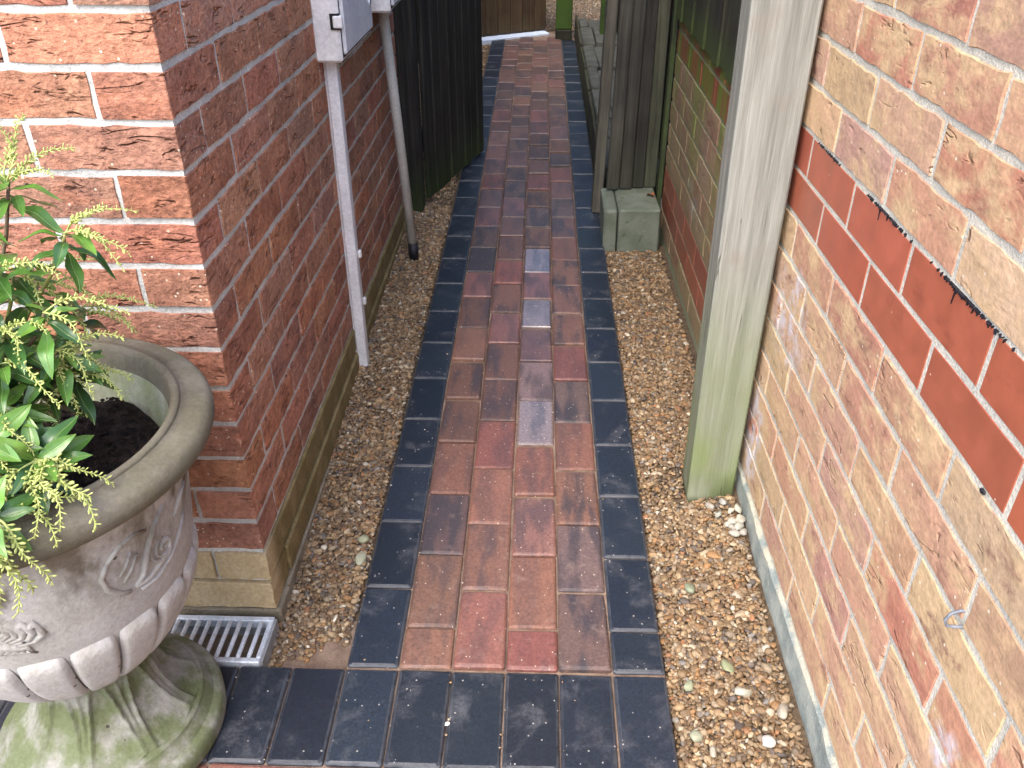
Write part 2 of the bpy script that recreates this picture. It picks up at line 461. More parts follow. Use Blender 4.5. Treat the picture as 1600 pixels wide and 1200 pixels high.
PAL = {  # colour, share of dark burnt patches
    'o': ((0.205, 0.095, 0.067), 0.40), 'r': ((0.210, 0.078, 0.060), 0.45), 'p': ((0.195, 0.088, 0.074), 0.55),
    'b': ((0.158, 0.080, 0.058), 0.75), 'd': ((0.112, 0.068, 0.058), 0.95), 'g': ((0.108, 0.075, 0.065), 0.85),
    'k': ((0.045, 0.042, 0.050), 0.60), 'm': ((0.155, 0.082, 0.073), 0.55), 's': ((0.185, 0.135, 0.130), 0.60)}  # 's' base is lightened to stand in for reflected sky
COLS = ['obdobbobpkdpmrbobmrbgkobpoomob',
        'oborbbpbrbmpdgpbmkbogrbooobpor',
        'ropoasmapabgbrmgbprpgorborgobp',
        'dgbodrbbbobgbrkopbbgorbpobbogb']
def put_block(me, x, y, color, wet=0.0, rz=0.0, dz=0.0):
    o = obj('paving_block', me, path, (x + rnd.uniform(-.0008, .0008), y + rnd.uniform(-.0008, .0008), SL * y + rnd.uniform(-.0012, .0012) + dz),
            (SL + rnd.gauss(0, .0028), rnd.gauss(0, .0028), rz + rnd.gauss(0, .003)), color=color)
    if wet: o['wet'] = float(wet)
    return o
def vary(c, k=0.12):
    s_ = 1 + rnd.uniform(-k, k)
    return tuple(max(0.003, x * s_ * (1 + rnd.uniform(-.05, .05))) for x in c)
def column(ci, x, half, pal=None):
    y = Y0; i = 0
    while y < YEND:
        ln = PIT / 2 if (i == 0 and half) else PIT
        hf = ln < 0.15
        if ci is None:
            c = vary((0.0090, 0.0150, 0.0250), 0.3)  # blue of the reflected sky is mixed into the charcoal base
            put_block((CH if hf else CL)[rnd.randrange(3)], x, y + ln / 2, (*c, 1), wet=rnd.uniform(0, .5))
        else:
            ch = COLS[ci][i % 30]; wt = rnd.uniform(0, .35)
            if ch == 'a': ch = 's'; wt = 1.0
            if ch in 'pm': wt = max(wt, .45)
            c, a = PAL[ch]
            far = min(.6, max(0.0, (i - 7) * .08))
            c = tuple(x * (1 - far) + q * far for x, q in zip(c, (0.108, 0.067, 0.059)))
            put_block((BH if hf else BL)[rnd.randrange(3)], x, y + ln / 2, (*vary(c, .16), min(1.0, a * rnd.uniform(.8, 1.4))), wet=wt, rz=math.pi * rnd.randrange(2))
        y += ln; i += 1
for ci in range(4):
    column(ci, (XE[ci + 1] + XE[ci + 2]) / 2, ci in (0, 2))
column(None, (XE[0] + XE[1]) / 2, False)
column(None, (XE[5] + XE[6]) / 2, True)
# header course across the mouth of the path, and the brindle blocks of the forecourt in front of it
for k in range(18):
    x = 0.2606 - 0.0511 - k * 0.1023
    put_block(CL[rnd.randrange(5)], x, 0.9855, (*vary((0.0098, 0.0148, 0.0235), 0.35), 1), wet=rnd.uniform(0, .35))  # header base carries the same reflected sky blue
for row in range(3):
    for k in range(9):
        x = 0.2606 - 0.1013 - k * PIT - (0.1 if row % 2 else 0)
        if x > -1.6:
            c, a = PAL[rnd.choice('bpomg')]
            o = put_block(BL[rnd.randrange(5)], x, 0.8325 - row * 0.1023, (*vary(c), a), rz=math.pi / 2)
# row of blocks, sky reflection put into their pale colour, at the far end of the path, in front of the brown gate
FE0, FE1 = Vector((-0.47, 6.60, 0)), Vector((0.055, 6.885, 0))
g = G('sky_sheen_block'); v_ = g.coord(); n_ = g.noise(v_, 60, 3)
PALE = g.fin(g.mix(n_, (0.50, 0.60, 0.75), (0.66, 0.74, 0.86)), 0.5, 0.5)
ang = math.atan2(FE1.y - FE0.y, FE1.x - FE0.x)
PB = block_mesh('pale_block', 0.100, 0.075, PALE, seed=50)
for k in range(6):
    p = FE0 + (FE1 - FE0) * ((k + .5) / 6)
    obj('threshold_block', PB, path, (p.x, p.y, SL * p.y + 0.012), (SL + 0.10, 0, ang))

# ------------------------------------------------------------------ bricks
def brick_mesh(name, L, H, mat, seed, D=0.1025, nx=10, nz=3, jag=0.0021, smooth_face=False):
    """front face towards -Y, origin at the middle of the face"""
    r_ = random.Random(seed)
    vs = []; fs = []
    e = 0.0010 if not smooth_face else 0.0007
    j = jag
    G_ = {}
    for iz in range(nz + 1):
        for ix in range(nx + 1):
            x = -L / 2 + L * ix / nx; z = -H / 2 + H * iz / nz
            bx_ = ix in (0, nx); bz = iz in (0, nz)
            yy = -r_.uniform(0, j) * .7
            if bx_: x -= math.copysign(e, x) ; x += r_.uniform(-j, j)
            if bz: z -= math.copysign(e, z); z += r_.uniform(-j, j)
            if not bx_: x += r_.uniform(-1, 1) * L / nx * .2
            G_[ix, iz] = len(vs); vs.append((x, yy + (0.0003 if (bx_ or bz) else 0), z))
    for iz in range(nz):
        for ix in range(nx):
            fs.append((G_[ix, iz], G_[ix + 1, iz], G_[ix + 1, iz + 1], G_[ix, iz + 1]))
    ring = [(ix, 0) for ix in range(nx)] + [(nx, iz) for iz in range(nz)] + [(ix, nz) for ix in range(nx, 0, -1)] + [(0, iz) for iz in range(nz, 0, -1)]
    base = [G_[k] for k in ring]
    def nextring(off, yy):
        out = []
        for (ix, iz), bi in zip(ring, base):
            x, _, z = vs[bi]
            if ix in (0, nx): x = math.copysign(L / 2, x) + (x - math.copysign(L / 2 - e, x)) * .8
            if iz in (0, nz): z = math.copysign(H / 2, z) + (z - math.copysign(H / 2 - e, z)) * .8
            out.append(len(vs)); vs.append((x, yy, z))
        return out
    a = nextring(0, e * 1.1); c = nextring(0, D)
    n = len(ring)
    for r0, r1 in ((base, a), (a, c)):
        for k in range(n):
            fs.append((r0[k], r1[k], r1[(k + 1) % n], r0[(k + 1) % n]))
    return mesh(name, vs, fs, mat=mat)

def join_bricks(name, items, mat, parent=None):
    """items: (template mesh, location, rot z, scale, colour) joined into one mesh"""
    V = []; F = []; C = []; base = 0; cache = {}
    for me, loc, rz, sc, colr in items:
        if me.name not in cache:
            cache[me.name] = (np.array([v.co for v in me.vertices]), [tuple(p.vertices) for p in me.polygons])
        v, f = cache[me.name]
        p = v * np.array(sc)
        c_, s_ = math.cos(rz), math.sin(rz)
        q = np.stack([p[:, 0] * c_ - p[:, 1] * s_, p[:, 0] * s_ + p[:, 1] * c_, p[:, 2]], 1) + np.array(loc)
        V.append(q); F += [tuple(i + base for i in t) for t in f]; C.append(np.tile(np.array(colr), (len(q), 1))); base += len(q)
    V = np.concatenate(V)
    me = bpy.data.meshes.new(name)
    org = Vector((0, 0, 0)) if parent is None else wloc(parent)
    me.from_pydata((V - np.array(org)).tolist(), [], F)
    at = me.attributes.new('col', 'FLOAT_COLOR', 'POINT')
    at.data.foreach_set('color', np.concatenate(C).astype(np.float32).ravel())
    me.materials.append(mat)
    o = obj(name, me, parent, org)
    o['kind'] = 'stuff'
    return o

# ---- left house wall: front face at Y = 1.228, return face at X = -0.527
XL, YF, YLE = -0.527, 1.228, 3.27
CLH = 0.0757; ZL0 = 0.192
left = thing('brick_wall', 'red rustic brick house wall turning a corner, behind the stone urn', 'wall', (-0.9, 1.5, 0))
RS = [brick_mesh('red_stretcher_%d' % i, 0.2145, 0.0650, RED, 100 + i) for i in range(8)]
RH = [brick_mesh('red_header_%d' % i, 0.1025, 0.0650, RED, 120 + i, nx=5) for i in range(5)]
RSU = [brick_mesh('red_plain_%d' % i, 0.2145, 0.0650, RED, 140 + i, nx=2, nz=1) for i in range(3)]
REDS = [(0.395, 0.190, 0.118), (0.370, 0.172, 0.110), (0.405, 0.210, 0.135), (0.335, 0.168, 0.115), (0.415, 0.190, 0.108), (0.355, 0.190, 0.130)]
def redcol(): return (*vary(rnd.choice(REDS), .1), 1)
PITL = 0.2235
upper_items = []
NIND = 15
for i in range(0, 55):
    zc = ZL0 + CLH * (i + .5) + 0.0008
    ind = i < NIND
    hdr_front = (i % 2 == 1)
    segs = []      # (loc, rz, length)
    if hdr_front:
        # corner brick runs along the return; header shows in front
        segs.append(((XL, YF + 0.2145 / 2 - 0.0028, zc), math.pi / 2, 0.2155))
        x = XL - 0.1025 - 0.009
        yr = YF + 0.2145 + 0.009
    else:
        segs.append(((XL - 0.2145 / 2, YF, zc), 0, 0.2145))
        x = XL - 0.2145 - 0.009
        yr = YF + 0.1025 + 0.009
    while x > -2.2:
        segs.append(((x - 0.2145 / 2, YF, zc), 0, 0.2145)); x -= PITL
    while yr < YLE:
        ln = min(0.2145, YLE - yr)
        if ln > 0.03: segs.append(((XL, yr + ln / 2, zc), math.pi / 2, ln))
        yr += PITL
    for (loc, rz, ln) in segs:
        nv = rnd.uniform(-.0012, .0012)
        nv = abs(nv)
        loc = (loc[0] + (nv if rz else 0), loc[1] - (0 if rz else nv), loc[2] + rnd.uniform(-.0012, .0012))
        if ind and loc[0] > -1.25:
            me = rnd.choice(RH) if ln < 0.13 else rnd.choice(RS)
            L0 = 0.1025 if ln < 0.13 else 0.2145
            obj('brick', me, left, loc, (0, 0, rz), (ln / L0, 1, 1), redcol())
        else:
            upper_items.append((rnd.choice(RSU), loc, rz, (ln / 0.2145, 1, 1), redcol()))
join_bricks('upper_brickwork', upper_items, RED_U, left)
# mortar core, L-shaped
rec = 0.0013
P = [(-2.2, YF + rec), (XL - rec, YF + rec), (XL - rec, YLE - 0.004), (XL - 0.20, YLE - 0.004), (XL - 0.20, YF + 0.22), (-2.2, YF + 0.22)]
z0, z1 = -0.04, ZL0 + CLH * 55
vs = [(x, y, z0) for x, y in P] + [(x, y, z1) for x, y in P]
obj('mortar', mesh('mortar_left', vs, [tuple(range(5, -1, -1)), tuple(range(6, 12))] + [(k, (k + 1) % 6, 6 + (k + 1) % 6, 6 + k) for k in range(6)], mat=MORT_L), left).location = -wloc(left)
# plinth: buff blocks in front, two long mossy courses along the return
g = G('buff_plinth'); v_ = g.coord(); w_ = g.world()
n_ = g.noise(w_, 16, 4); n2_ = g.noise(w_, 150, 4, 0.7); y_ = g.xyz(w_)[1]
c_ = g.mix(g.mr(n_, 0.35, 0.65), (0.40, 0.30, 0.165), (0.46, 0.36, 0.215))
c_ = g.mix(g.math('MULTIPLY', g.mr(y_, 1.235, 1.30), g.mr(n_, 0.25, 0.6, 0.55, 0.95)), c_, (0.150, 0.115, 0.045))
c_ = g.mix(1.0, c_, g.ramp(n2_, [(0.25, (0.7, 0.7, 0.7)), (0.75, (1.25, 1.25, 1.25))]), 'MULTIPLY')
g.bump(g.math('MULTIPLY_ADD', n_, 0.8, n2_), 0.6, 0.003); PLB = g.fin(c_, 0.9, 0.2)
b1 = brick_mesh('plinth_brick', 0.2145, 0.068, PLB, 171); 
for i, (zc, off) in enumerate(((0.1535, 0.0), (0.0775, 0.105))):
    x = XL + 0.006
    first = True
    while x > -1.2:
        ln = 0.1025 if (first and i == 0) else 0.2145
        obj('plinth_brick', b1, left, (x - ln / 2, YF - 0.006 - 0.004 * i, zc), (0, 0, 0), (ln / 0.2145, 1, 1))
        x -= ln + 0.008; first = False
    ymid = 0.5 * (YF + 0.10 + YLE); ln = YLE - YF - 0.10
    bb = MB(); bb.box((-0.05, -ln / 2, -0.0345), (0.006 + 0.005 * i, ln / 2, 0.0345 - 0.002), 0.003)
    obj('plinth_course', bb.me('plinth_course', PLB), left, (XL, ymid, zc))
bb = MB(); bb.box((-2.2, YF - 0.012, -0.05), (XL + 0.016, YF + 0.06, 0.040), 0.004)
bb.box((XL - 0.05, YF + 0.061, -0.05), (XL + 0.014, YLE, 0.040), 0.004)
obj('footing', bb.me('footing', m_simple('rough_footing', (0.17, 0.145, 0.10), (0.24, 0.21, 0.155), 12, 0.95, 0.8, 90, 0.006)), left).location = -wloc(left)

# ---- right house wall: face at X = 0.49, up to the timber post
XR = 0.490
CRH = 0.0794; ZR0 = 0.1345; PR = 0.240
right = thing('brick_wall', 'buff multi brick house wall with a smooth red double band beside the timber post', 'wall', (0.6, 0.9, 0))
BS = [brick_mesh('buff_stretcher_%d' % i, 0.230, 0.0690, BUFF, 200 + i) for i in range(8)]
ES = [brick_mesh('red_smooth_%d' % i, 0.232, 0.0705, ENG, 220 + i, nx=4, nz=1, jag=0.0006, smooth_face=True) for i in range(3)]
BSU = [brick_mesh('buff_plain_%d' % i, 0.230, 0.0690, BUFF, 240 + i, nx=2, nz=1) for i in range(3)]
BUFFS = [(0.47, 0.285, 0.190), (0.46, 0.250, 0.165), (0.50, 0.345, 0.220), (0.43, 0.260, 0.190), (0.49, 0.300, 0.200), (0.50, 0.320, 0.200), (0.43, 0.200, 0.138)]
def buffcol(): return (*vary(rnd.choice(BUFFS), .1), rnd.choice((0.0, 0.2, 0.5, 0.8)))
def engcol(): return (*vary((0.375, 0.105, 0.060), .08), 1)
YRE = 1.735
up_r = []
for i in range(0, 18):  # wall top, out of view, kept low to let in more sky
    zc = ZR0 + CRH * (i + .5)
    red = i in (8, 9)
    y = (1.410 if i % 2 == 0 else 1.530) + PR * 3
    while y > -1.2:
        a0, a1 = y - PR + 0.005, y - 0.005
        y -= PR
        if a0 > YRE - 0.02: continue
        a1 = min(a1, YRE)
        if a1 - a0 < 0.02: continue
        nv = rnd.uniform(-.0012, .0012)
        loc = (XR - (abs(nv) if not red else 0.0), (a0 + a1) / 2, zc + rnd.uniform(-.0015, .0015))
        if red:
            obj('red_band_brick', rnd.choice(ES), right, loc, (0, 0, -math.pi / 2), ((a1 - a0) / 0.232, 1, 1), engcol())
        elif i < 15 and a1 > 0.25:
            obj('brick', rnd.choice(BS), right, loc, (0, 0, -math.pi / 2), ((a1 - a0) / 0.230, 1, 1), buffcol())
        else:
            up_r.append((rnd.choice(BSU), loc, -math.pi / 2, ((a1 - a0) / 0.230, 1, 1), buffcol()))
join_bricks('upper_brickwork', up_r, BUFF_U, right)
bb = MB(); bb.box((XR + 0.0012, -1.2, ZR0 - 0.002), (XR + 0.22, YRE - 0.003, ZR0 + CRH * 18))
obj('mortar', bb.me('mortar_right', MORT_R), right).location = -wloc(right)
# grey strip of slurry at the foot
b = MB()
ny = 60
for k in range(ny + 1):
    yy = -1.2 + (YRE + 1.2) * k / ny
    e1 = nrs.uniform(-.004, .004); e2 = nrs.uniform(-.003, .003)
    b.v += [(XR - 0.010 + e2, yy, -0.05), (XR - 0.006 + e2, yy, ZR0 - 0.012 + e1), (XR + 0.012, yy, ZR0 + 0.002)]
for k in range(ny):
    for j in range(2):
        b.f.append((3 * k + j, 3 * k + 3 + j, 3 * k + 4 + j, 3 * k + 1 + j))
g = G('grey_slurry'); w_ = g.world(); n_ = g.noise(w_, 18, 4); n2_ = g.noise(w_, 120, 4, 0.7)
c_ = g.mix(g.mr(n_, 0.35, 0.65), (0.22, 0.26, 0.25), (0.36, 0.39, 0.355))
c_ = g.mix(g.math('MULTIPLY', g.mr(g.xyz(w_)[2], 0.112, 0.13), g.mr(n_, 0.35, 0.6)), c_, (0.50, 0.46, 0.35))
c_ = g.mix(g.mr(n2_, 0.60, 0.70), c_, (0.52, 0.52, 0.46)); g.bump(g.math('ADD', n_, n2_), 0.8, 0.005)
strip = obj('plinth_strip', b.me('plinth_strip', g.fin(c_, 0.9, 0.3)), right); strip.location = -wloc(right)
# bitumen that has run from the damp course over the red band
b = MB(); zt = ZR0 + CRH * 10 - 0.001
y = 0.50
while y < 1.50:
    dens_ = np.interp(y, [0.5, .9, 1.2, 1.5], [.62, .55, .30, .12])
    ln = 0.002 + 0.007 * dens_ * nrs.rand() ** 2 + (0.020 * nrs.rand() if nrs.rand() < .035 else 0)
    wd = nrs.uniform(.0008, .0028)
    if 0.5 + 0.5 * math.sin(y * 23) + nrs.uniform(-.6, .6) > 1.0 - dens_:
        lean = nrs.uniform(-.003, .003)
        x0 = XR - 0.0018
        b.add([(x0, y - wd / 2, zt), (x0, y + wd / 2, zt), (x0, y + lean, zt - ln), (x0 + .006, y - wd / 2, zt + .002), (x0 + .006, y + wd / 2, zt + .002), (x0 + .005, y + lean, zt - ln)],
              [(0, 2, 1), (0, 1, 4, 3), (0, 3, 5, 2), (1, 2, 5, 4)])
    y += wd * nrs.uniform(.6, 1.6)
BLACK = m_simple('black_bitumen', (0.010, 0.010, 0.014), (0.022, 0.022, 0.03), 60, 0.5, 0.2)
tar = obj('bitumen_drips', b.me('bitumen_drips', BLACK), right); tar.location = -wloc(right); tar['kind'] = 'stuff'

# ---- low wall beyond the post
low = thing('brick_wall', 'low algae-stained brick wall with dark red bands beyond the timber post', 'wall', (0.6, 2.5, 0))
ZW = 0.089; CW = 0.082
YA, YB = 1.745, 3.235
for i in range(0, 10):
    zc = ZW + CW * (i + .5)
    red = i in (1, 2, 8, 9)
    y = YA + (0.0 if i % 2 == 0 else -0.12)
    while y < YB:
        a0, a1 = max(YA, y), min(y + PR - 0.010, YB); y += PR
        if a1 - a0 < 0.02: continue
        loc = (XR + 0.001 - rnd.uniform(0, .001), (a0 + a1) / 2, zc)
        if red: obj('red_band_brick', rnd.choice(ES), low, loc, (0, 0, -math.pi / 2), ((a1 - a0) / 0.232, 1, 1.02), engcol())
        else: obj('brick', rnd.choice(BS), low, loc, (0, 0, -math.pi / 2), ((a1 - a0) / 0.230, 1, 1.03), buffcol())
bb = MB(); bb.box((XR + 0.0028, YA, -0.02), (XR + 0.20, YB - 0.003, ZW + CW * 10))
obj('mortar', bb.me('mortar_low', MORT_R), low).location = -wloc(low)

# ------------------------------------------------------------------ gravel
def gz(side, X, Y):
    if side < 0:
        wall = np.interp(Y, [1.0, 1.2, 2.2, 9], [-0.034, -0.028, 0.018, 0.018]); t = np.clip((X - XL) / 0.174, 0, 1)
    else:
        wall = np.interp(Y, [0, 1.6, 2.9, 9], [0.045, 0.045, -0.008, -0.008]); t = np.clip((XR - X) / 0.228, 0, 1)
    return SL * Y + wall * (1 - t) + (-0.016) * t

def ico(sub):
    t = (1 + 5 ** .5) / 2
    v = [(-1, t, 0), (1, t, 0), (-1, -t, 0), (1, -t, 0), (0, -1, t), (0, 1, t), (0, -1, -t), (0, 1, -t), (t, 0, -1), (t, 0, 1), (-t, 0, -1), (-t, 0, 1)]
    v = [np.array(p) / np.linalg.norm(p) for p in v]
    f = [(0, 11, 5), (0, 5, 1), (0, 1, 7), (0, 7, 10), (0, 10, 11), (1, 5, 9), (5, 11, 4), (11, 10, 2), (10, 7, 6), (7, 1, 8), (3, 9, 4), (3, 4, 2), (3, 2, 6), (3, 6, 8), (3, 8, 9), (4, 9, 5), (2, 4, 11), (6, 2, 10), (8, 6, 7), (9, 8, 1)]
    for _ in range(sub):
        c = {}; nf = []
        def mid(a, b):
            k = (min(a, b), max(a, b))
            if k not in c:
                p = v[a] + v[b]; v.append(p / np.linalg.norm(p)); c[k] = len(v) - 1
            return c[k]
        for a, b_, d_ in f:
            x, y, z = mid(a, b_), mid(b_, d_), mid(d_, a)
            nf += [(a, x, z), (b_, y, x), (d_, z, y), (x, y, z)]
        f = nf
    return np.array(v), np.array(f)
ICO = {0: ico(0), 1: ico(1)}
def stone_shapes(sub, n, seed):
    r_ = np.random.RandomState(seed); v, f = ICO[sub]; out = []
    for _ in range(n):
        p = v.copy()
        for _k in range(7):     # shave flats off the pebble
            nrm = r_.normal(size=3); nrm /= np.linalg.norm(nrm); dd = r_.uniform(.45, .85)
            s_ = p @ nrm - dd
            p = p - np.outer(np.maximum(s_, 0), nrm) * .9
        p = p * (1 + r_.uniform(-.06, .06, (len(p), 1)))
        out.append(p)
    return np.array(out), f
GPAL = np.array([(0.30, 0.205, 0.12), (0.24, 0.16, 0.09), (0.36, 0.25, 0.14), (0.20, 0.135, 0.085), (0.42, 0.31, 0.19), (0.33, 0.19, 0.09),
                 (0.27, 0.21, 0.15), (0.50, 0.42, 0.31), (0.62, 0.57, 0.48), (0.17, 0.14, 0.12), (0.30, 0.28, 0.26), (0.37, 0.19, 0.10), (0.14, 0.115, 0.10), (0.45, 0.36, 0.25)])
GW = np.array([3.4, 3.2, 2.8, 2.5, 1.8, 1.8, 1.4, .9, .38, .9, .4, .5, .7, 1.2]); GW /= GW.sum()

def m_stone(name, joined=True):
    g = G(name); c, a = g.base(joined); v = g.coord(False) if joined else g.coord()
    n = g.noise(v, 180, 3, 0.6); n2 = g.noise(v, 500, 3, 0.7)
    col = g.mix(1.0, c, g.ramp(n, [(0.3, (0.72, 0.72, 0.72)), (0.7, (1.2, 1.2, 1.2))]), 'MULTIPLY')
    g.bump(g.math('ADD', n, n2), 0.3, 0.0012)
    return g.fin(col, 0.62, 0.4)
STONE = m_stone('pea_gravel'); STONE1 = m_stone('loose_stone', False)

def scatter(name, side, keep, x0, x1, y0, y1, label, cell=0.0076, layers=2, lod=1.95, bed=True, zfun=None):
    zf = zfun or gz
    pos = []
    for L in range(layers):
        nx = int((x1 - x0) / cell); ny_ = int((y1 - y0) / cell)
        gx, gy = np.meshgrid(np.arange(nx), np.arange(ny_))
        px = x0 + (gx + nrs.rand(*gx.shape)) * cell; py = y0 + (gy + nrs.rand(*gx.shape)) * cell
        px, py = px.ravel(), py.ravel()
        k = keep(px, py); px, py = px[k], py[k]
        pz = zf(side, px, py) - 0.004 + (L - layers + 1) * 0.005 + nrs.uniform(-.0042, .0036, len(px))
        pos.append(np.stack([px, py, pz], 1))
    pos = np.concatenate(pos)
    r = np.clip(np.exp(nrs.normal(math.log(0.0050), 0.33, len(pos))), 0.0026, 0.0115)
    A = []; F = []; C = []; base = 0
    for sub, sel in ((1, pos[:, 1] < lod), (0, pos[:, 1] >= lod)):
        idx = np.where(sel)[0]
        if len(idx) == 0: continue
        sh, f = stone_shapes(sub, 14, 5 + sub)
        p = sh[nrs.randint(0, 14, len(idx))] * (r[idx] * (1.12 if sub == 0 else 1.0))[:, None, None]
        p = p * np.stack([nrs.uniform(.95, 1.45, len(idx)), nrs.uniform(.75, 1.05, len(idx)), nrs.uniform(.5, .85, len(idx))], 1)[:, None, :]
        # random rotation: tilt then spin
        ax = nrs.normal(0, .45, len(idx)); sp = nrs.uniform(0, 6.283, len(idx))
        ca, sa = np.cos(ax)[:, None], np.sin(ax)[:, None]
        y_, z_ = p[:, :, 1] * ca - p[:, :, 2] * sa, p[:, :, 1] * sa + p[:, :, 2] * ca
        cs, ss = np.cos(sp)[:, None], np.sin(sp)[:, None]
        X, Y = p[:, :, 0] * cs - y_ * ss, p[:, :, 0] * ss + y_ * cs
        q = np.stack([X, Y, z_], 2) + pos[idx][:, None, :]
        nv = q.shape[1]
        A.append(q.reshape(-1, 3))
        F.append((f[None] + (np.arange(len(idx)) * nv)[:, None, None] + base).reshape(-1, 3)); base += len(idx) * nv
        ch = nrs.choice(len(GPAL), len(idx), p=GW)
        cc = GPAL[ch] * nrs.uniform(.48, .94, (len(idx), 1)) * np.array([1.03, 1.0, .94])
        C.append(np.repeat(np.c_[cc, np.ones(len(idx))], nv, 0))
    V = np.concatenate(A); F = np.concatenate(F); C = np.concatenate(C)
    me = bpy.data.meshes.new(name)
    me.vertices.add(len(V)); me.vertices.foreach_set('co', V.astype(np.float32).ravel())
    me.loops.add(F.size); me.loops.foreach_set('vertex_index', F.astype(np.int32).ravel())
    me.polygons.add(len(F)); me.polygons.foreach_set('loop_start', np.arange(0, F.size, 3, dtype=np.int32))
    me.polygons.foreach_set('use_smooth', np.ones(len(F), dtype=bool))
    me.update(calc_edges=True); me.validate()
    at = me.attributes.new('col', 'FLOAT_COLOR', 'POINT'); at.data.foreach_set('color', C.astype(np.float32).ravel())
    me.materials.append(STONE)
    o = obj(name, me); tag(o, label, 'gravel', kind='stuff')
    return o
def bed(name, side, x0, x1, y0, y1, mat, dz, label, zfun=None):
    zf = zfun or gz
    nx, ny_ = 8, max(2, int((y1 - y0) / .1))
    vs = []; fs = []
    for j in range(ny_ + 1):
        for i in range(nx + 1):
            x, y = x0 + (x1 - x0) * i / nx, y0 + (y1 - y0) * j / ny_
            vs.append((x, y, float(zf(side, np.array([x]), np.array([y]))[0]) + dz))
    for j in range(ny_):
        for i in range(nx):
            a = j * (nx + 1) + i; fs.append((a, a + 1, a + nx + 2, a + nx + 1))
    o = obj(name, mesh(name, vs, fs, mat=mat)); return tag(o, label, kind='structure')
BED = m_simple('gap_shade_bed', (0.08, 0.056, 0.036), (0.14, 0.10, 0.064), 60, 0.95, 0.8, 250, 0.005)  # bed darkened to put shade into the gaps between stones
bed('gravel_bed', -1, XL + .01, -0.354, 1.09, 3.55, BED, -0.014, 'brown fines under the gravel at the left house wall')
bed('gravel_bed', 1, 0.262, XR + .01, 0.10, 3.10, BED, -0.014, 'brown fines under the gravel at the right house wall')
def keepL(x, y):
    edge = 1.128 + 0.055 * np.clip((x + 0.47) / 0.11, 0, 1) + 0.012 * np.sin(x * 90) + nrs.uniform(-.014, .014, len(x))
    out = (y > np.where(x < -0.49, 1.095, edge)) & (x > XL - 0.012 + 0.016)
    out &= ~((x < -0.36) & (y < 1.08))
    return out
scatter('gravel', -1, keepL, XL + 0.004, -0.3575, 1.092, 3.46, 'tan pea gravel strip between the red brick wall and the path')
def keepR(x, y):
    bare = (((x - 0.335) / 0.05) ** 2 + ((y - 1.66) / 0.10) ** 2 < 1) & (nrs.rand(len(x)) < .5)
    return ~((x > 0.372) & (x < 0.468) & (y > 1.575) & (y < 1.675)) & ~bare
scatter('gravel', 1, keepR, 0.2655, XR - 0.012, 0.30, 3.03, 'tan pea gravel strip between the path and the buff brick wall')
bed('sand_patch', -1, -0.505, -0.354, 1.088, 1.22, SAND, -0.0085, 'bare pinkish sand where the gravel has been scraped away')
# gravel in the yard beyond
def zyard(side, X, Y): return SL * Y - 0.016
scatter('gravel', 1, lambda x, y: ~((x < -0.36) & (y > 6.55 + .53 * (x + .47))) , -0.80, -0.362, 3.5, 6.9, 'gravel beyond the black gate on the far left of the path', cell=0.016, layers=2, lod=0, zfun=zyard)
scatter('gravel', 1, lambda x, y: (y > 6.95 + .53 * x) & ~((x > .1) & (y < 6.82)), -0.1, 0.9, 6.72, 9.2, 'gravel in the yard beyond the brown gate', cell=0.020, layers=2, lod=0, zfun=zyard)
bed('gravel_bed', 1, -1.0, -0.355, 3.45, 9.2, BED, -0.012, 'brown fines under the far gravel by the path', zfun=zyard)
bed('gravel_bed', 1, -0.353, 1.2, 6.97, 9.2, BED, -0.012, 'brown fines under the yard gravel', zfun=zyard)

# loose larger stones
SHP, SF = stone_shapes(1, 8, 77)
SM = []
for k in range(8):
    SM.append(mesh('stone_%d' % k, SHP[k], SF, True, STONE1))
def stone(name, x, y, side, r, color, label, cat='stone', group=None, z=None, rise=0.3):
    zz = float(gz(side, np.array([x]), np.array([y]))[0]) if z is None else z
    o = obj(name, rnd.choice(SM), None, (x, y, zz + r * rise), (rnd.uniform(-.4, .4), rnd.uniform(-.4, .4), rnd.uniform(0, 6.28)),
            (r * rnd.uniform(1.0, 1.4), r * rnd.uniform(.8, 1.0), r * rnd.uniform(.55, .8)), (*color, 1))
    return tag(o, label, cat, group)
for k in range(16):
    x = 0.488 - abs(rnd.gauss(0, .030)) - .012; y = rnd.uniform(1.42, 1.545)
    stone('pale_pebble', x, y, 1, rnd.uniform(.0085, .013), vary((0.40, 0.375, 0.32), .2), 'pale limestone pebble in the heap at the foot of the timber post', 'pebble', 'pale pebbles heaped by the timber post', rise=.5)
for (x, y, side, r, c, lab) in [
    (0.337, 1.30, 1, .0155, (0.25, 0.28, 0.19), 'greenish flint lying alone in the gravel below the timber post'),
    (0.375, 1.095, 1, .0130, (0.26, 0.28, 0.16), 'olive flat stone upright in the right gravel strip'),
    (0.392, 1.035, 1, .0150, (0.42, 0.40, 0.32), 'large cream stone in the middle of the right gravel strip'),
    (0.300, 1.065, 1, .0140, (0.27, 0.29, 0.19), 'pale green stone beside the charcoal edging on the right'),
    (0.452, 0.985, 1, .0150, (0.40, 0.35, 0.27), 'cream stone close to the grey plinth strip'),
    (0.298, 0.960, 1, .0140, (0.29, 0.30, 0.21), 'sage green stone beside the right end of the header course'),
    (0.415, 0.930, 1, .0140, (0.50, 0.48, 0.43), 'white stone near the bottom of the right gravel strip'),
    (-0.383, 1.445, -1, .0150, (0.29, 0.30, 0.19), 'olive green stone beside the left charcoal edging'),
    (-0.377, 1.385, -1, .0145, (0.34, 0.34, 0.24), 'sage stone near the left charcoal edging, closer to the urn'),
    (0.476, 1.625, 1, .0160, (0.52, 0.44, 0.33), 'cream stone wedged between timber post and wall')]:
    stone('loose_stone', x, y, side, r, c, lab)
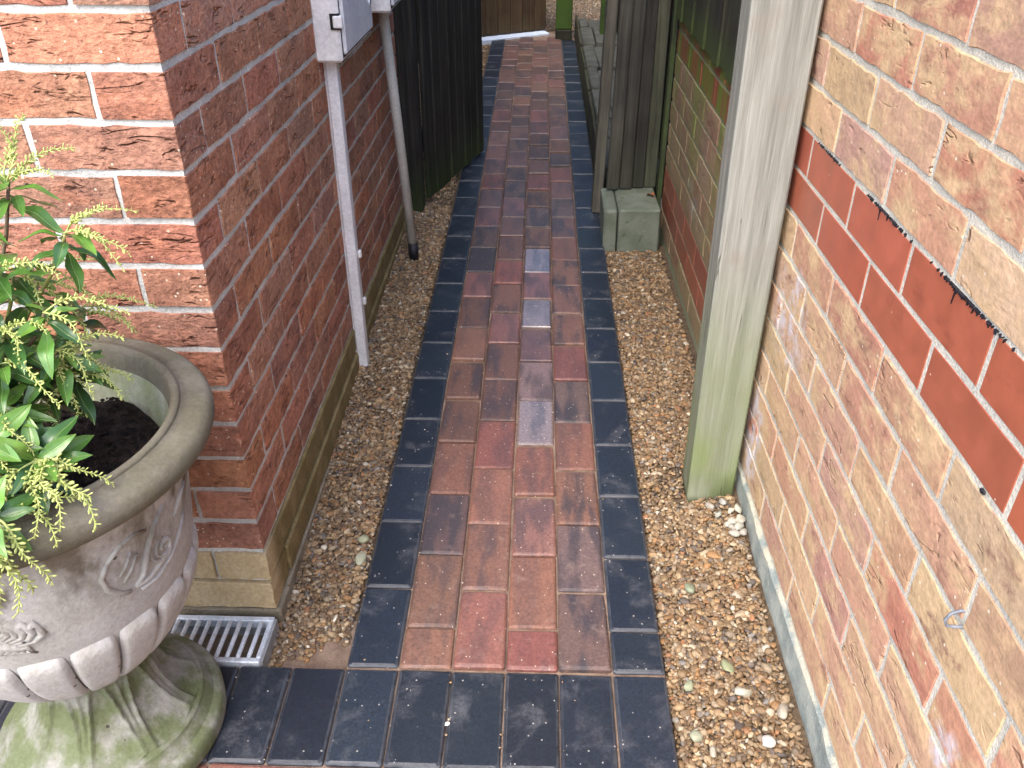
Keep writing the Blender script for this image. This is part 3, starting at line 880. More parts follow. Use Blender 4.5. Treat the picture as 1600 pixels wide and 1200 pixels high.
stone('white_pebble', -0.147, 0.968, -1, .005, (.8, .78, .74), 'tiny white pebble on the joint of the header course', 'pebble', z=SL * .968)

# ------------------------------------------------------------------ timber post at the right wall
POSTM = None
g = G('weathered_pale_timber'); v_ = g.coord(False); w_ = g.world(); z_ = g.xyz(w_)[2]
gr = g.noise(g_scale(g, v_, (55, 55, 1.6)), 1.0, 4, 0.6, 0.5); gr2 = g.noise(g_scale(g, v_, (240, 240, 10)), 1.0, 3, 0.65)
n_ = g.noise(g_scale(g, v_, (9, 9, 3)), 1.0, 4)
c_ = g.mix(g.mr(gr, 0.32, 0.68), (0.185, 0.188, 0.163), (0.290, 0.293, 0.262))
c_ = g.mix(1.0, c_, g.ramp(gr2, [(0.3, (0.82, 0.82, 0.82)), (0.7, (1.14, 1.14, 1.14))]), 'MULTIPLY')
c_ = g.mix(g.math('MULTIPLY', g.mr(g.noise(v_, 14, 3), 0.55, 0.75), 0.5), c_, (0.235, 0.195, 0.170))
c_ = g.mix(g.math('MULTIPLY', g.mr(z_, 0.75, 0.12), g.mr(n_, 0.30, 0.62, 0.35, 0.95)), c_, (0.165, 0.210, 0.080))
c_ = g.mix(g.mr(z_, 0.075, 0.045), c_, (0.035, 0.045, 0.015))
ck = g.noise(g_scale(g, g.vec('ADD', v_, (2, 5, 1)), (85, 85, 2.0)), 1.0, 2, 0.5, 0.3)
ckm = g.math('MULTIPLY', g.mr(g.math('ABSOLUTE', g.math('SUBTRACT', ck, 0.5)), 0.012, 0.0), g.mr(g.noise(g_scale(g, v_, (12, 12, 2.5)), 1.0, 2), 0.55, 0.62))
c_ = g.mix(g.math('MULTIPLY', ckm, 0.7), c_, (0.06, 0.055, 0.04))
kv = g.voro(g_scale(g, v_, (1, 1, 0.55)), 7.0)
c_ = g.mix(g.mr(kv, 0.075, 0.05), c_, (0.13, 0.095, 0.06))
c_ = g.mix(g.math('MULTIPLY', g.mr(z_, 0.16, 0.06), g.mr(n_, 0.35, 0.6)), c_, (0.07, 0.085, 0.035))
g.bump(g.math('SUBTRACT', g.math('MULTIPLY_ADD', gr2, 0.6, gr), g.math('MULTIPLY', ckm, 1.5)), 0.7, 0.0025)
PM = g.fin(c_, 0.85, 0.25)
b = MB()
bl = [(0.3665, 1.572), (0.4715, 1.572), (0.4715, 1.676), (0.3735, 1.676)]
nseg = 14; ch = 0.004
for k in range(nseg + 1):
    t = k / nseg; z = 0.005 + 2.35 * t
    e0, e1 = nrs.uniform(-.0007, .0007, 2)
    x0, x1 = 0.3665 - 0.009 * z / 1.15 + e0, 0.4715 + 0.007 * z / 1.15 + e1
    y0, y1 = 1.572, 1.676
    b.v += [(x0 + ch, y0, z), (x1 - ch, y0, z), (x1, y0 + ch, z), (x1, y1 - ch, z), (x1 - ch, y1, z), (x0 + .004 + ch, y1, z), (x0 + .004, y1 - ch, z), (x0, y0 + ch, z)]
for k in range(nseg):
    for j in range(8):
        b.f.append((8 * k + j, 8 * k + (j + 1) % 8, 8 * k + 8 + (j + 1) % 8, 8 * k + 8 + j))
b.f.append(tuple(8 * nseg + j for j in range(8)))
post = obj('timber_post', b.me('timber_post', PM))
tag(post, 'pale square timber post with green algae foot standing against the buff brick wall', 'post')

# ------------------------------------------------------------------ right wall details
STEEL = m_simple('dull_galvanised', (0.50, 0.55, 0.60), (0.62, 0.67, 0.72), 50, 0.45, 0.2, 200, 0.001, 0.5)
STEEL.node_tree.nodes['Principled BSDF'].inputs['Metallic'].default_value = 0.25
b = MB()
bz, by, bx = 0.622, 0.690, XR
b.tube([(bx + .03, by + .006, bz + .012), (bx - .006, by + .006, bz + .012), (bx - .020, by + .004, bz + .006), (bx - .027, by + .001, bz - .004), (bx - .024, by - .003, bz - .012), (bx - .012, by - .005, bz - .012), (bx + .02, by - .006, bz - .010)], 0.0028, 8)
b.v = [(bx + (x - bx) * .72, by + (y - by) * .72, bz + (z - bz) * .72) for x, y, z in b.v]
HOOKM = m_simple('dark_steel', (0.13, 0.15, 0.18), (0.2, 0.22, 0.26), 50, 0.4, 0.2, 200, 0.001, 0.5)
tag(obj('wall_hook', b.me('wall_hook', HOOKM, True)), 'bent grey metal hook sticking out of a mortar joint in the buff wall', 'hook')

# ------------------------------------------------------------------ meter boxes, trunking, pipe on the left wall
WHITE = m_simple('aged_white_plastic', (0.62, 0.61, 0.62), (0.74, 0.73, 0.74), 14, 0.5, 0.12, 90, 0.002, 0.45)
DOORM = m_simple('grey_white_door', (0.50, 0.51, 0.56), (0.57, 0.58, 0.62), 8, 0.5, 0.1, 90, 0.002, 0.45)
TRUNK = m_simple('white_upvc', (0.62, 0.62, 0.65), (0.72, 0.72, 0.75), 10, 0.4, 0.08, 140, 0.001, 0.5)
PIPEG = m_simple('pale_grey_pipe', (0.44, 0.43, 0.40), (0.52, 0.51, 0.47), 10, 0.5, 0.1, 140, 0.001, 0.45)
DARK = m_simple('dark_slot', (0.01, 0.01, 0.01), (0.016, 0.016, 0.016), 10, 0.7)
def meter_box(yn, ln, xo, z0, h, label):
    t = thing('meter_box', label, 'meter box', (XL, yn, z0))
    bb = MB(); bb.box((XL - 0.002, yn, z0), (xo, yn + ln, z0 + h), 0.006)
    cs = obj('case', bb.me('case', WHITE), t); cs.location = -t.location
    bb = MB(); bb.box((xo - 0.004, yn + 0.014, z0 + 0.016), (xo + 0.009, yn + ln - 0.014, z0 + h - 0.016), 0.004)
    dr = obj('door', bb.me('door', DOORM), t); dr.location = -t.location
    bb = MB(); bb.box((xo - 0.003, yn + 0.009, z0 + 0.010), (xo + 0.0015, yn + ln - 0.009, z0 + h - 0.010))
    sl_ = obj('door_gap', bb.me('door_gap', DARK), t); sl_.location = -t.location
    for zh in (0.075, h - 0.11):
        bb = MB(); bb.box((xo - 0.020, yn - 0.0035, z0 + zh - .001), (xo + .002, yn + 0.006, z0 + zh + 0.034))
        hg = obj('hinge_slot', bb.me('hinge_slot', DARK), t); hg.location = -t.location
        bb = MB(); bb.box((xo - 0.014, yn - 0.006, z0 + zh + 0.002), (xo + 0.008, yn + 0.010, z0 + zh + 0.030), 0.003)
        hb = obj('hinge', bb.me('hinge', WHITE), hg, ); hb.location = (0, 0, 0)
    n = 14
    vs = [(0, 0, 0)] + [(0, math.cos(6.2832 * k / n) * .011, math.sin(6.2832 * k / n) * .011) for k in range(n)] + [(-.006, math.cos(6.2832 * k / n) * .012, math.sin(6.2832 * k / n) * .012) for k in range(n)]
    fs = [(0, 1 + k, 1 + (k + 1) % n) for k in range(n)] + [(1 + k, 1 + n + k, 1 + n + (k + 1) % n, 1 + (k + 1) % n) for k in range(n)]
    lk = obj('lock', mesh('lock', vs, fs, mat=STEEL), t, (xo + 0.0125, yn + ln - 0.045, z0 + 0.085))
    bb = MB(); bb.box((0, -.0015, -.008), (.0012, .0015, .008)); obj('key_slot', bb.me('key_slot', DARK), lk, (xo + 0.0125, yn + ln - 0.045, z0 + 0.085))
    return t
meter_box(2.095, 0.395, -0.464, 0.932, 0.60, 'white plastic meter box with hinged door on the red brick wall, nearer one')
meter_box(2.600, 0.40, -0.425, 0.966, 0.58, 'white meter box farther along the wall above the grey pipe')

t = thing('cable_trunking', 'white square plastic trunking running down the red brick wall from the meter box', 'trunking', (XL, 2.17, 0.05))
b = MB(); b.box((XL + .001, 2.150, 0.060), (-0.497, 2.188, 0.931), 0.003)
o = obj('back_channel', b.me('back_channel', TRUNK), t); o.location = -t.location
b = MB(); b.box((XL + .006, 2.1455, 0.062), (-0.4925, 2.1835, 0.928), 0.004)
o = obj('cover', b.me('cover', TRUNK), t); o.location = -t.location
for zc in (0.255, 0.40):
    b = MB(); b.box((-0.4926, 2.170, zc), (-0.484, 2.184, zc + 0.022), 0.003)
    o = obj('clip', b.me('clip', WHITE), t); o.location = -t.location
t = thing('service_pipe', 'pale grey round pipe with black sleeve below the farther meter box', 'pipe', (-0.454, 2.905, 0.07))
b = MB(); b.tube([(-0.502, 2.895, 1.0), (-0.478, 2.90, 0.6), (-0.4535, 2.905, 0.125)], 0.0165, 18)
o = obj('pipe', b.me('pipe', PIPEG, True), t); o.location = -t.location
b = MB(); b.tube([(-0.453, 2.905, 0.142), (-0.452, 2.908, 0.062)], 0.0182, 18)
o = obj('sleeve', b.me('sleeve', BLACK, True), t); o.location = -t.location

# ------------------------------------------------------------------ drain grate
t = thing('drain_grate', 'galvanised slotted drain grating at the foot of the house corner', 'drain', (-0.61, 1.145, 0.03))
zt = 0.034
GX0, GX1, GY0, GY1 = -0.735, -0.521, 1.088, 1.204
b = MB()
b.box((GX0, GY0, zt - .022), (GX1, GY0 + .012, zt), .0015); b.box((GX0, GY1 - .012, zt - .022), (GX1, GY1, zt), .0015)
b.box((GX0, GY0 + .0121, zt - .022), (GX0 + .010, GY1 - .0121, zt), .0015); b.box((GX1 - .010, GY0 + .0121, zt - .022), (GX1, GY1 - .0121, zt), .0015)
o = obj('frame', b.me('frame', STEEL), t); o.location = -t.location
bar = MB(); bar.tube([(0, -.047, 0), (0, -.044, .0035), (0, .044, .0035), (0, .047, 0)], .0046, 8); barm = bar.me('bar', STEEL, True)
for k in range(9):
    obj('bar', barm, t, (GX0 + 0.020 + k * 0.0212, (GY0 + GY1) / 2, zt - .0065))
b = MB(); b.box((GX0 - .002, GY0 - .001, -.02), (GX1 + .004, GY0 + .003, zt - .0225)); b.box((GX0 - .002, GY1 - .003, -.02), (GX1 + .004, GY1 + .001, zt - .0225)); b.box((GX1 - .001, GY0 + .0035, -.02), (GX1 + .005, GY1 - .0035, zt - .004))
o = obj('channel', b.me('channel', m_simple('grey_channel', (0.22, 0.23, 0.24), (0.3, 0.31, 0.32), 20, 0.6)), t); o.location = -t.location

# ------------------------------------------------------------------ black gate, opened along the left of the path
BW = m_wood('black_stained_wood', (0.011, 0.0105, 0.010), (0.040, 0.036, 0.032), 0.75, (0.030, 0.050, 0.012), low=(0.10, 0.34, .05), rough=0.75)
t = thing('boarded_gate', 'black stained boarded gate standing open beside the left edging', 'gate', (-0.463, 3.455, 0.1))
A, B = Vector((-0.463, 3.455, 0)), Vector((-0.272, 4.115, 0))
dv = (B - A); Lg = dv.length; dv.normalize(); az_ = math.atan2(dv.y, dv.x)
nb = 8; wd = Lg / nb
for k in range(nb):
    p = A + dv * (wd * (k + .5))
    th = 0.020 if k % 2 == 0 else 0.026
    me = bbox_me('gate_board', wd - 0.009, th, 1.70 + rnd.uniform(-.01, .01), BW, 0.004)
    obj('board', me, t, (p.x, p.y, SL * p.y + 0.012 + rnd.uniform(0, .006)), (0, 0, az_ + rnd.uniform(-.02, .02)))
for zr in (0.30, 1.45):
    me = bbox_me('gate_rail', Lg - .04, 0.035, 0.09, BW, 0.004); p = (A + B) / 2 + Vector((-dv.y, dv.x, 0)) * 0.032
    obj('rail', me, t, (p.x, p.y, zr), (0, 0, az_))
tag(obj('gate_post', bbox_me('gate_post', 0.112, 0.10, 1.85, BW, 0.005), None, (-0.5245, 3.388, 0.05)), 'black stained hinge post between the red brick wall and the open gate', 'post')
FW = m_wood('dark_fence_wood', (0.012, 0.011, 0.010), (0.026, 0.023, 0.020), 0.4, (0.03, 0.045, 0.015), low=(0.1, 0.5, .2))
t = thing('board_fence', 'dark board fence running on beyond the open black gate', 'fence', (-0.85, 5.3, 0.1))
fbm = [bbox_me('fence_board_%d' % i, 0.115, 0.018, 2.25 + 0.01 * i, FW, 0.003) for i in range(3)]  # board height above the view raised to darken the far path
for k in range(44):
    obj('board', rnd.choice(fbm), t, (-0.82 - 0.012 * (k % 2), 3.45 + 0.118 * k, ground_z(3.4 + .118 * k) - .02), (0, 0, math.pi / 2 + rnd.uniform(-.02, .02)))

# ------------------------------------------------------------------ right: concrete pier, jamb boards, raised edging
CONC = None
g = G('algae_concrete'); v_ = g.coord(); n_ = g.noise(v_, 12, 4); n2_ = g.noise(v_, 130, 4, 0.7)
c_ = g.mix(g.mr(n_, 0.35, 0.65), (0.115, 0.138, 0.103), (0.17, 0.193, 0.155))
c_ = g.mix(g.mr(g.noise(v_, 30, 3), 0.60, 0.72), c_, (0.085, 0.11, 0.065))
c_ = g.mix(g.mr(n2_, 0.64, 0.74), c_, (0.40, 0.42, 0.38))
g.bump(g.math('ADD', n_, n2_), 0.5, 0.004); CONC = g.fin(c_, 0.9, 0.25)
t = thing('concrete_block', 'green concrete block with a split down its face under the dark boards', 'concrete block', (0.36, 3.15, 0.05))
def lump(mb, x0, x1, y0, y1, z0, z1, seed, j=0.003):
    r_ = random.Random(seed); s0 = len(mb.v); mb.box((x0, y0, z0), (x1, y1, z1), 0.006)
    for k in range(s0, len(mb.v)):
        mb.v[k] = tuple(c + r_.uniform(-j, j) for c in mb.v[k])
b = MB(); lump(b, 0.254, 0.2995, 3.032, 3.30, 0.03, 0.222, 1); o = obj('split_piece', b.me('split_piece', CONC), t); o.location = -t.location
b = MB(); lump(b, 0.3045, 0.462, 3.035, 3.30, 0.03, 0.224, 2); o = obj('main_piece', b.me('main_piece', CONC), t); o.location = -t.location
GW_ = m_wood('grey_weathered_board', (0.028, 0.026, 0.023), (0.062, 0.058, 0.050), 0.3, (0.045, 0.055, 0.03), low=(0.25, 0.5, .2), obj_col=True, sawn=True)
t = thing('board_screen', 'grey weathered upright boards standing on the green concrete block', 'screen', (0.37, 3.28, 0.225))
edges = [0.271, 0.322, 0.372, 0.4205, 0.4685]
for k in range(4):
    th = 0.022
    yb = (3.262, 3.270, 3.285, 3.292)[k]
    me = bbox_me('screen_board', edges[k + 1] - edges[k] - 0.003, th, 1.62, GW_, 0.003)
    obj('board', me, t, ((edges[k] + edges[k + 1]) / 2, yb, 0.2275), (0, R(0.8 - .4 * k), rnd.uniform(-.02, .02)), color=(*[(1.1, 0.9, 0.55, 1.35)[k] * c for c in ((1, 1, 1), (1, 1, 1), (1, 1, 1.05), (.95, 1.08, .85))[k]], 1))
WJ = m_wood('weathered_jamb', (0.075, 0.068, 0.054), (0.14, 0.13, 0.105), 0.3, (0.07, 0.09, 0.04), sawn=True)
j_ = obj('jamb_post', bbox_me('jamb_post', 0.040, 0.085, 1.75, WJ, 0.004), None, (0.2475, 3.405, 0.088), (0, R(1.2), 0))
tag(j_, 'weathered brown grey jamb post beside the right charcoal edging', 'post')
GRB = m_wood('green_batten_wood', (0.030, 0.040, 0.020), (0.055, 0.070, 0.033), 0.5, (0.045, 0.075, 0.02))
tag(obj('batten', bbox_me('batten', 0.017, 0.05, 1.75, GRB, 0.003), None, (0.4795, 3.262, 0.150)), 'narrow green batten between the upright boards and the low wall', 'batten')
# dark fence panel along the top of the low wall
FP = m_wood('dark_panel_wood', (0.018, 0.017, 0.013), (0.045, 0.042, 0.034), 0.6, (0.06, 0.095, 0.022), low=(0.865, 0.99, .25))
t = thing('fence_panel', 'dark algae-streaked board panel above the low brick wall, behind the timber post', 'fence', (0.49, 2.45, 0.865))
fpm = [bbox_me('panel_board_%d' % i, 0.120, 0.016, 1.0, FP, 0.003) for i in range(3)]
for k in range(13):
    obj('board', fpm[k % 3], t, (0.482 + 0.006 * (k % 2), 1.755 + 0.117 * k, 0.866 + rnd.uniform(-.003, .003)), (0, 0, math.pi / 2 + rnd.uniform(-.015, .015)))
# raised edging with split slabs
SLABM = m_simple('damp_grey_slab', (0.050, 0.053, 0.046), (0.085, 0.088, 0.075), 10, 0.85, 0.6, 110, 0.005)
EDGW = m_wood('edging_board_wood', (0.030, 0.028, 0.020), (0.060, 0.055, 0.040), 0.5, (0.05, 0.07, 0.025))
t = thing('raised_edging', 'low raised edging of cracked grey slabs along the far right of the path', 'edging', (0.34, 5.0, 0.1))
yy = 3.46; i = 0
SLN = [0.42, 0.30, 0.55, 0.47, 0.62, 0.55, 0.5]
for ln in SLN:
    y1 = min(yy + ln - 0.006, 6.64)
    b = MB()
    xs = 0.336 + 0.012 * ((i * 7) % 3)
    lump(b, 0.281, xs, yy, y1, SL * yy + .02, SL * yy + 0.158, 60 + i, .004)
    o = obj('slab', b.me('slab', SLABM), t); o.location = -t.location
    b = MB(); lump(b, xs + .005, 0.52, yy + .01 * (i % 2), y1, SL * yy + .02, SL * yy + 0.146 + .006 * (i % 3), 80 + i, .005)
    o = obj('slab', b.me('slab', SLABM), t); o.location = -t.location
    b = MB(); lump(b, 0.2635, 0.279, yy, yy + ln - .001, SL * yy - .02, SL * yy + 0.150, 95 + i, .0012)
    o = obj('face_board', b.me('face_board', EDGW), t); o.location = -t.location
    yy += ln; i += 1
t = thing('board_fence', 'dark board fence behind the cracked slab edging on the right', 'fence', (0.56, 5.0, 0.1))
for k in range(32):
    obj('board', rnd.choice(fbm), t, (0.545 + 0.012 * (k % 2), 3.40 + 0.118 * k, ground_z(3.4 + .118 * k) - .02), (0, 0, math.pi / 2 + rnd.uniform(-.02, .02)))
GPM = m_wood('mossy_green_post', (0.020, 0.036, 0.011), (0.036, 0.062, 0.014), 0.6, (0.040, 0.080, 0.010))
t = thing('gate_post', 'bright green mossy post at the far end of the path', 'post', (0.176, 6.73, 0.17))
obj('shaft', bbox_me('shaft', 0.118, 0.11, 1.6, GPM, 0.008), t, (0.176, 6.735, 0.24))
obj('foot', bbox_me('foot', 0.120, 0.112, 0.075, m_simple('wet_dark_wood', (0.012, 0.013, 0.008), (0.025, 0.026, 0.014), 30, 0.7), 0.006), t, (0.176, 6.735, 0.165))
tag(obj('gate_post', bbox_me('gate_post_b', 0.07, 0.09, 1.5, GPM, 0.006), None, (0.44, 6.15, 0.29)), 'dark green mossy post standing behind the slab edging', 'post')
# brown gate at the far end
BRW = m_wood('brown_gate_wood', (0.050, 0.030, 0.017), (0.095, 0.060, 0.034), 0.3, (0.05, 0.05, 0.02), obj_col=True)
t = thing('boarded_gate', 'brown boarded gate closing the far end of the path', 'gate', (-0.2, 6.8, 0.2))
q0, q1 = FE0 + Vector((-.02, .055, 0)), FE1 + Vector((-.012, .05, 0)); n = 6
for k in range(n):
    p = q0 + (q1 - q0) * ((k + .5) / n)
    me = bbox_me('far_board', (q1 - q0).length / n - .003, 0.02, 1.7, BRW, 0.003)
    s_ = rnd.uniform(.75, 1.2)
    obj('board', me, t, (p.x, p.y, SL * p.y + 0.022), (0, 0, ang), color=(s_, s_, s_, 1))
me = bbox_me('far_rail', (q1 - q0).length - .04, 0.03, 0.09, BRW); p = (q0 + q1) / 2 + Vector((-.01, .028, 0)); obj('rail', me, t, (p.x, p.y, 0.45), (0, 0, ang), color=(1, 1, 1, 1))
# fence closing the yard behind
t = thing('board_fence', 'brown board fence across the far side of the yard', 'fence', (0.2, 9.2, 0.2))
for k in range(26):
    obj('board', rnd.choice(fbm), t, (-1.3 + 0.118 * k, 9.25 + .012 * (k % 2), ground_z(9) - .02))

# ------------------------------------------------------------------ stone urn
UX, UY = -0.735, 0.945
UZ = SL * UY + 0.001
urn = thing('garden_urn', 'large cast stone urn with gadrooned bowl and mossy fluted foot at the house corner', 'planter', (UX, UY, UZ))
def prof_r(prof, z):
    return float(np.interp(z, [p[1] for p in prof], [p[0] for p in prof]))
def lathe(name, prof, mat, n=96, disp=None, close=False, smooth=True):
    vs = []; fs = []
    m_ = len(prof)
    for i, (r_, z) in enumerate(prof):
        for k in range(n):
            a = 2 * math.pi * k / n
            dr = disp(a, i / (m_ - 1)) if disp else 0
            vs.append(((r_ + dr) * math.cos(a), (r_ + dr) * math.sin(a), z))
    for i in range(m_ - 1):
        for k in range(n):
            k2 = (k + 1) % n
            fs.append((i * n + k, i * n + k2, (i + 1) * n + k2, (i + 1) * n + k))
    return mesh(name, vs, fs, smooth, mat)
def dens(prof, n):
    """resample a polyline profile with a smooth (Catmull-Rom) curve"""
    P = [Vector(p) for p in prof]; out = []
    for i in range(len(P) - 1):
        p0, p1, p2, p3 = P[max(i - 1, 0)], P[i], P[i + 1], P[min(i + 2, len(P) - 1)]
        for k in range(n):
            t_ = k / n
            out.append(tuple(0.5 * ((2 * p1) + (p2 - p0) * t_ + (2 * p0 - 5 * p1 + 4 * p2 - p3) * t_ ** 2 + (3 * p1 - p0 - 3 * p2 + p3) * t_ ** 3)))
    out.append(tuple(P[-1])); return out

def m_urn(name, c1, c2, stain, moss, mossamt, zlo=None, zhi=None):
    g = G(name); v = g.coord(False)
    x, y, z = g.xyz(v)
    n = g.noise(v, 9, 4); n2 = g.noise(v, 140, 4, 0.7); n3 = g.noise(g_scale(g, v, (14, 14, 7)), 1, 4, 0.6); nm = g.noise(v, 14, 5, 0.6)
    col = g.mix(g.mr(n, 0.35, 0.65), c1, c2)
    if zlo is not None:
        col = g.mix(g.math('MULTIPLY', g.mr(z, zlo, zhi), g.mr(n3, 0.42, 0.60)), col, stain)
    else:
        col = g.mix(g.math('MULTIPLY', g.mr(n3, 0.5, 0.7), 0.6), col, stain)
    col = g.mix(g.math('MULTIPLY', g.mr(nm, 0.36, 0.60), mossamt), col, moss)
    col = g.mix(1.0, col, g.ramp(n2, [(0.25, (0.80, 0.80, 0.80)), (0.75, (1.18, 1.18, 1.18))]), 'MULTIPLY')
    vd = g.voro(v, 38.0); pr = g.voro(v, 38.0, 1)
    pit = g.math('MULTIPLY', g.math('LESS_THAN', g.math('MULTIPLY_ADD', n2, 0.12, vd), 0.175), g.math('GREATER_THAN', g.xyz(pr)[0], 0.86))
    col = g.mix(g.math('MULTIPLY', pit, 0.85), col, (0.035, 0.03, 0.025))
    h = g.math('SUBTRACT', g.math('MULTIPLY_ADD', n2, 0.7, g.math('MULTIPLY', n, 0.8)), g.math('MULTIPLY', pit, 0.9))
    g.bump(h, 0.65, 0.0035)
    return g.fin(col, 0.88, 0.25)
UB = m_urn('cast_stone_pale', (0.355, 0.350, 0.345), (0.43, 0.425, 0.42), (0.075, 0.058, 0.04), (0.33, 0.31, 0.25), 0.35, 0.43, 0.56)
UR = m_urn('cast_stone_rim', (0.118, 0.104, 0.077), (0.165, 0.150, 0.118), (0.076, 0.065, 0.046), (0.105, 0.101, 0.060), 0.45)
UF = m_urn('cast_stone_mossy', (0.22, 0.217, 0.190), (0.285, 0.28, 0.255), (0.085, 0.09, 0.055), (0.092, 0.115, 0.042), 0.85)
UL = m_urn('cast_stone_lobe', (0.41, 0.405, 0.40), (0.48, 0.48, 0.48), (0.28, 0.25, 0.21), (0.35, 0.335, 0.28), 0.3)
UI = m_urn('cast_stone_inside', (0.30, 0.30, 0.22), (0.40, 0.40, 0.33), (0.20, 0.21, 0.12), (0.19, 0.24, 0.09), 0.6)
# foot
basep = [(0.02, 0.0), (0.183, 0.0), (0.1875, 0.008), (0.1875, 0.036), (0.182, 0.044), (0.170, 0.047)]
obj('base_ring', lathe('base_ring', basep, UF), urn, (UX, UY, UZ))
footp = dens([(0.172, 0.046), (0.160, 0.062), (0.157, 0.068), (0.150, 0.072), (0.138, 0.080), (0.118, 0.100), (0.100, 0.130), (0.089, 0.165), (0.086, 0.190), (0.092, 0.210), (0.098, 0.222)], 7)
NP = 9
def footdisp(a, t_):
    if t_ < 0.28 or t_ > 0.86: return 0
    v = (t_ - 0.28) / 0.58
    u = ((a * NP / (2 * math.pi)) % 1.0) * 2 - 1
    wdt = 0.30 + 0.52 * math.sin(min(1.0, (1 - v) * 1.25) * math.pi / 2) if v > 0.10 else 0.80 * math.sqrt(v / 0.10 + 1e-6)
    dd = abs(u) - wdt
    ridge = math.exp(-(dd / 0.065) ** 2) * 0.0085
    inner = -0.0035 * max(0, 1 - abs(u) / max(wdt, .05)) if dd < 0 else 0
    rib = 0.0055 * math.exp(-((abs(u) - 0.98) / 0.05) ** 2)
    return (ridge + inner + rib) * min(1, v * 6) * min(1, (1 - v) * 5)
obj('foot', lathe('foot', footp, UF, 216, footdisp), urn, (UX, UY, UZ))
# bowl
lobe_prof = [(0.092, 0.212), (0.105, 0.226), (0.134, 0.252), (0.160, 0.285), (0.180, 0.320), (0.193, 0.350), (0.201, 0.378), (0.205, 0.398)]
bowlp = dens([(0.085, 0.205), (0.095, 0.222), (0.126, 0.252), (0.152, 0.285), (0.175, 0.325), (0.191, 0.365), (0.203, 0.405), (0.210, 0.440), (0.216, 0.49), (0.222, 0.54), (0.231, 0.585), (0.244, 0.604)], 4)
obj('bowl', lathe('bowl', bowlp, UB, 128), urn, (UX, UY, UZ))
NLOB = 19
lp = dens(lobe_prof, 2)
vs = []; fs = []; nu = 12; mm = len(lp)
for i, (r_, z) in enumerate(lp):
    t_ = i / (mm - 1)
    for k in range(nu + 1):
        u = k / nu * 2 - 1
        edge = (1 - abs(u) ** 6) ** .5 if abs(u) < 1 else 0
        tb = min(1, (1 - t_) * 9) ** .5 * min(1, t_ * 7 + .25)
        cornr = 1 - 0.10 * max(0, (t_ - .78) / .22) ** 2
        h_ = 0.0105 * edge * tb
        a = u * math.pi / NLOB * 0.955 * cornr
        vs.append(((r_ - 0.0035 + h_) * math.cos(a), (r_ - 0.0035 + h_) * math.sin(a), z + 0.004 * (1 - u * u) * t_))
for i in range(mm - 1):
    for k in range(nu):
        a = i * (nu + 1) + k; fs.append((a, a + 1, a + nu + 2, a + nu + 1))
lm = mesh('lobe', vs, fs, True, UL)
for k in range(NLOB):
    obj('lobe', lm, urn, (UX, UY, UZ), (0, 0, 2 * math.pi * k / NLOB + 0.11))
rimp = dens([(0.226, 0.585), (0.244, 0.608), (0.262, 0.615), (0.273, 0.623), (0.278, 0.636), (0.2755, 0.648), (0.267, 0.6555), (0.248, 0.659)], 4) + dens([(0.2345, 0.6585), (0.233, 0.6625), (0.228, 0.6645), (0.222, 0.6615), (0.218, 0.652), (0.213, 0.630)], 4)
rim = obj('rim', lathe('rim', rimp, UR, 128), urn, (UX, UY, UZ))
inp = dens([(0.214, 0.634), (0.208, 0.60), (0.200, 0.56), (0.185, 0.50), (0.15, 0.45)], 4)
obj('inner_wall', lathe('inner_wall', inp, UI, 96), urn, (UX, UY, UZ))
def usurf(a_deg, z, off=0.0):
    r_ = prof_r([(p[0], p[1]) for p in bowlp], z) + off
    a = R(a_deg); return (r_ * math.cos(a), r_ * math.sin(a), z)
def relief(name, curves, rad=0.0042):
    b = MB()
    for pts, r_ in curves:
        P = [usurf(a, z, 0.0005) for a, z in pts]
        n = len(P); b.tube(P, [r_ * rad * (0.45 + 0.55 * math.sin(math.pi * (k + .6) / (n + .2))) for k in range(n)], 7)
    return b.me(name, UB, True)
def spiral(a0, z0, rr, turns, start, sq=1.0, grow=1.0, n=22):
    out = []
    for k in range(n):
        t_ = k / (n - 1); ang_ = start + turns * 2 * math.pi * t_; q = rr * (0.12 + 0.88 * (1 - t_)) * grow
        out.append((a0 + q * math.cos(ang_) * 260 * sq, z0 + q * math.sin(ang_)))
    return out
cur = [(spiral(-14, 0.492, 0.020, 1.6, 2.0), 1.0), (spiral(-14, 0.492, 0.031, 0.8, 2.6), 1.2), ([(-38, 0.535), (-41, 0.515), (-40, 0.49), (-36, 0.47), (-32, 0.463)], 1.3),
       ([(-38, 0.535), (-33, 0.552), (-27, 0.556), (-22, 0.548)], 1.2), ([(-30, 0.465), (-26, 0.475), (-24, 0.495), (-22, 0.515), (-17, 0.545), (-12, 0.562)], 1.5),
       ([(-30, 0.465), (-24, 0.462), (-18, 0.470), (-11, 0.482)], 1.4), ([(-28, 0.452), (-20, 0.450), (-12, 0.462), (-4, 0.480), (2, 0.505)], 1.2),
       ([(-6, 0.52), (0, 0.54), (6, 0.55)], 1.1), ([(-35, 0.50), (-32, 0.51), (-29, 0.53)], .8), ([(-34, 0.485), (-30, 0.50), (-27, 0.52)], .8)]
obj('scroll_ornament', relief('scroll_ornament', cur, .0036), urn, (UX, UY, UZ))
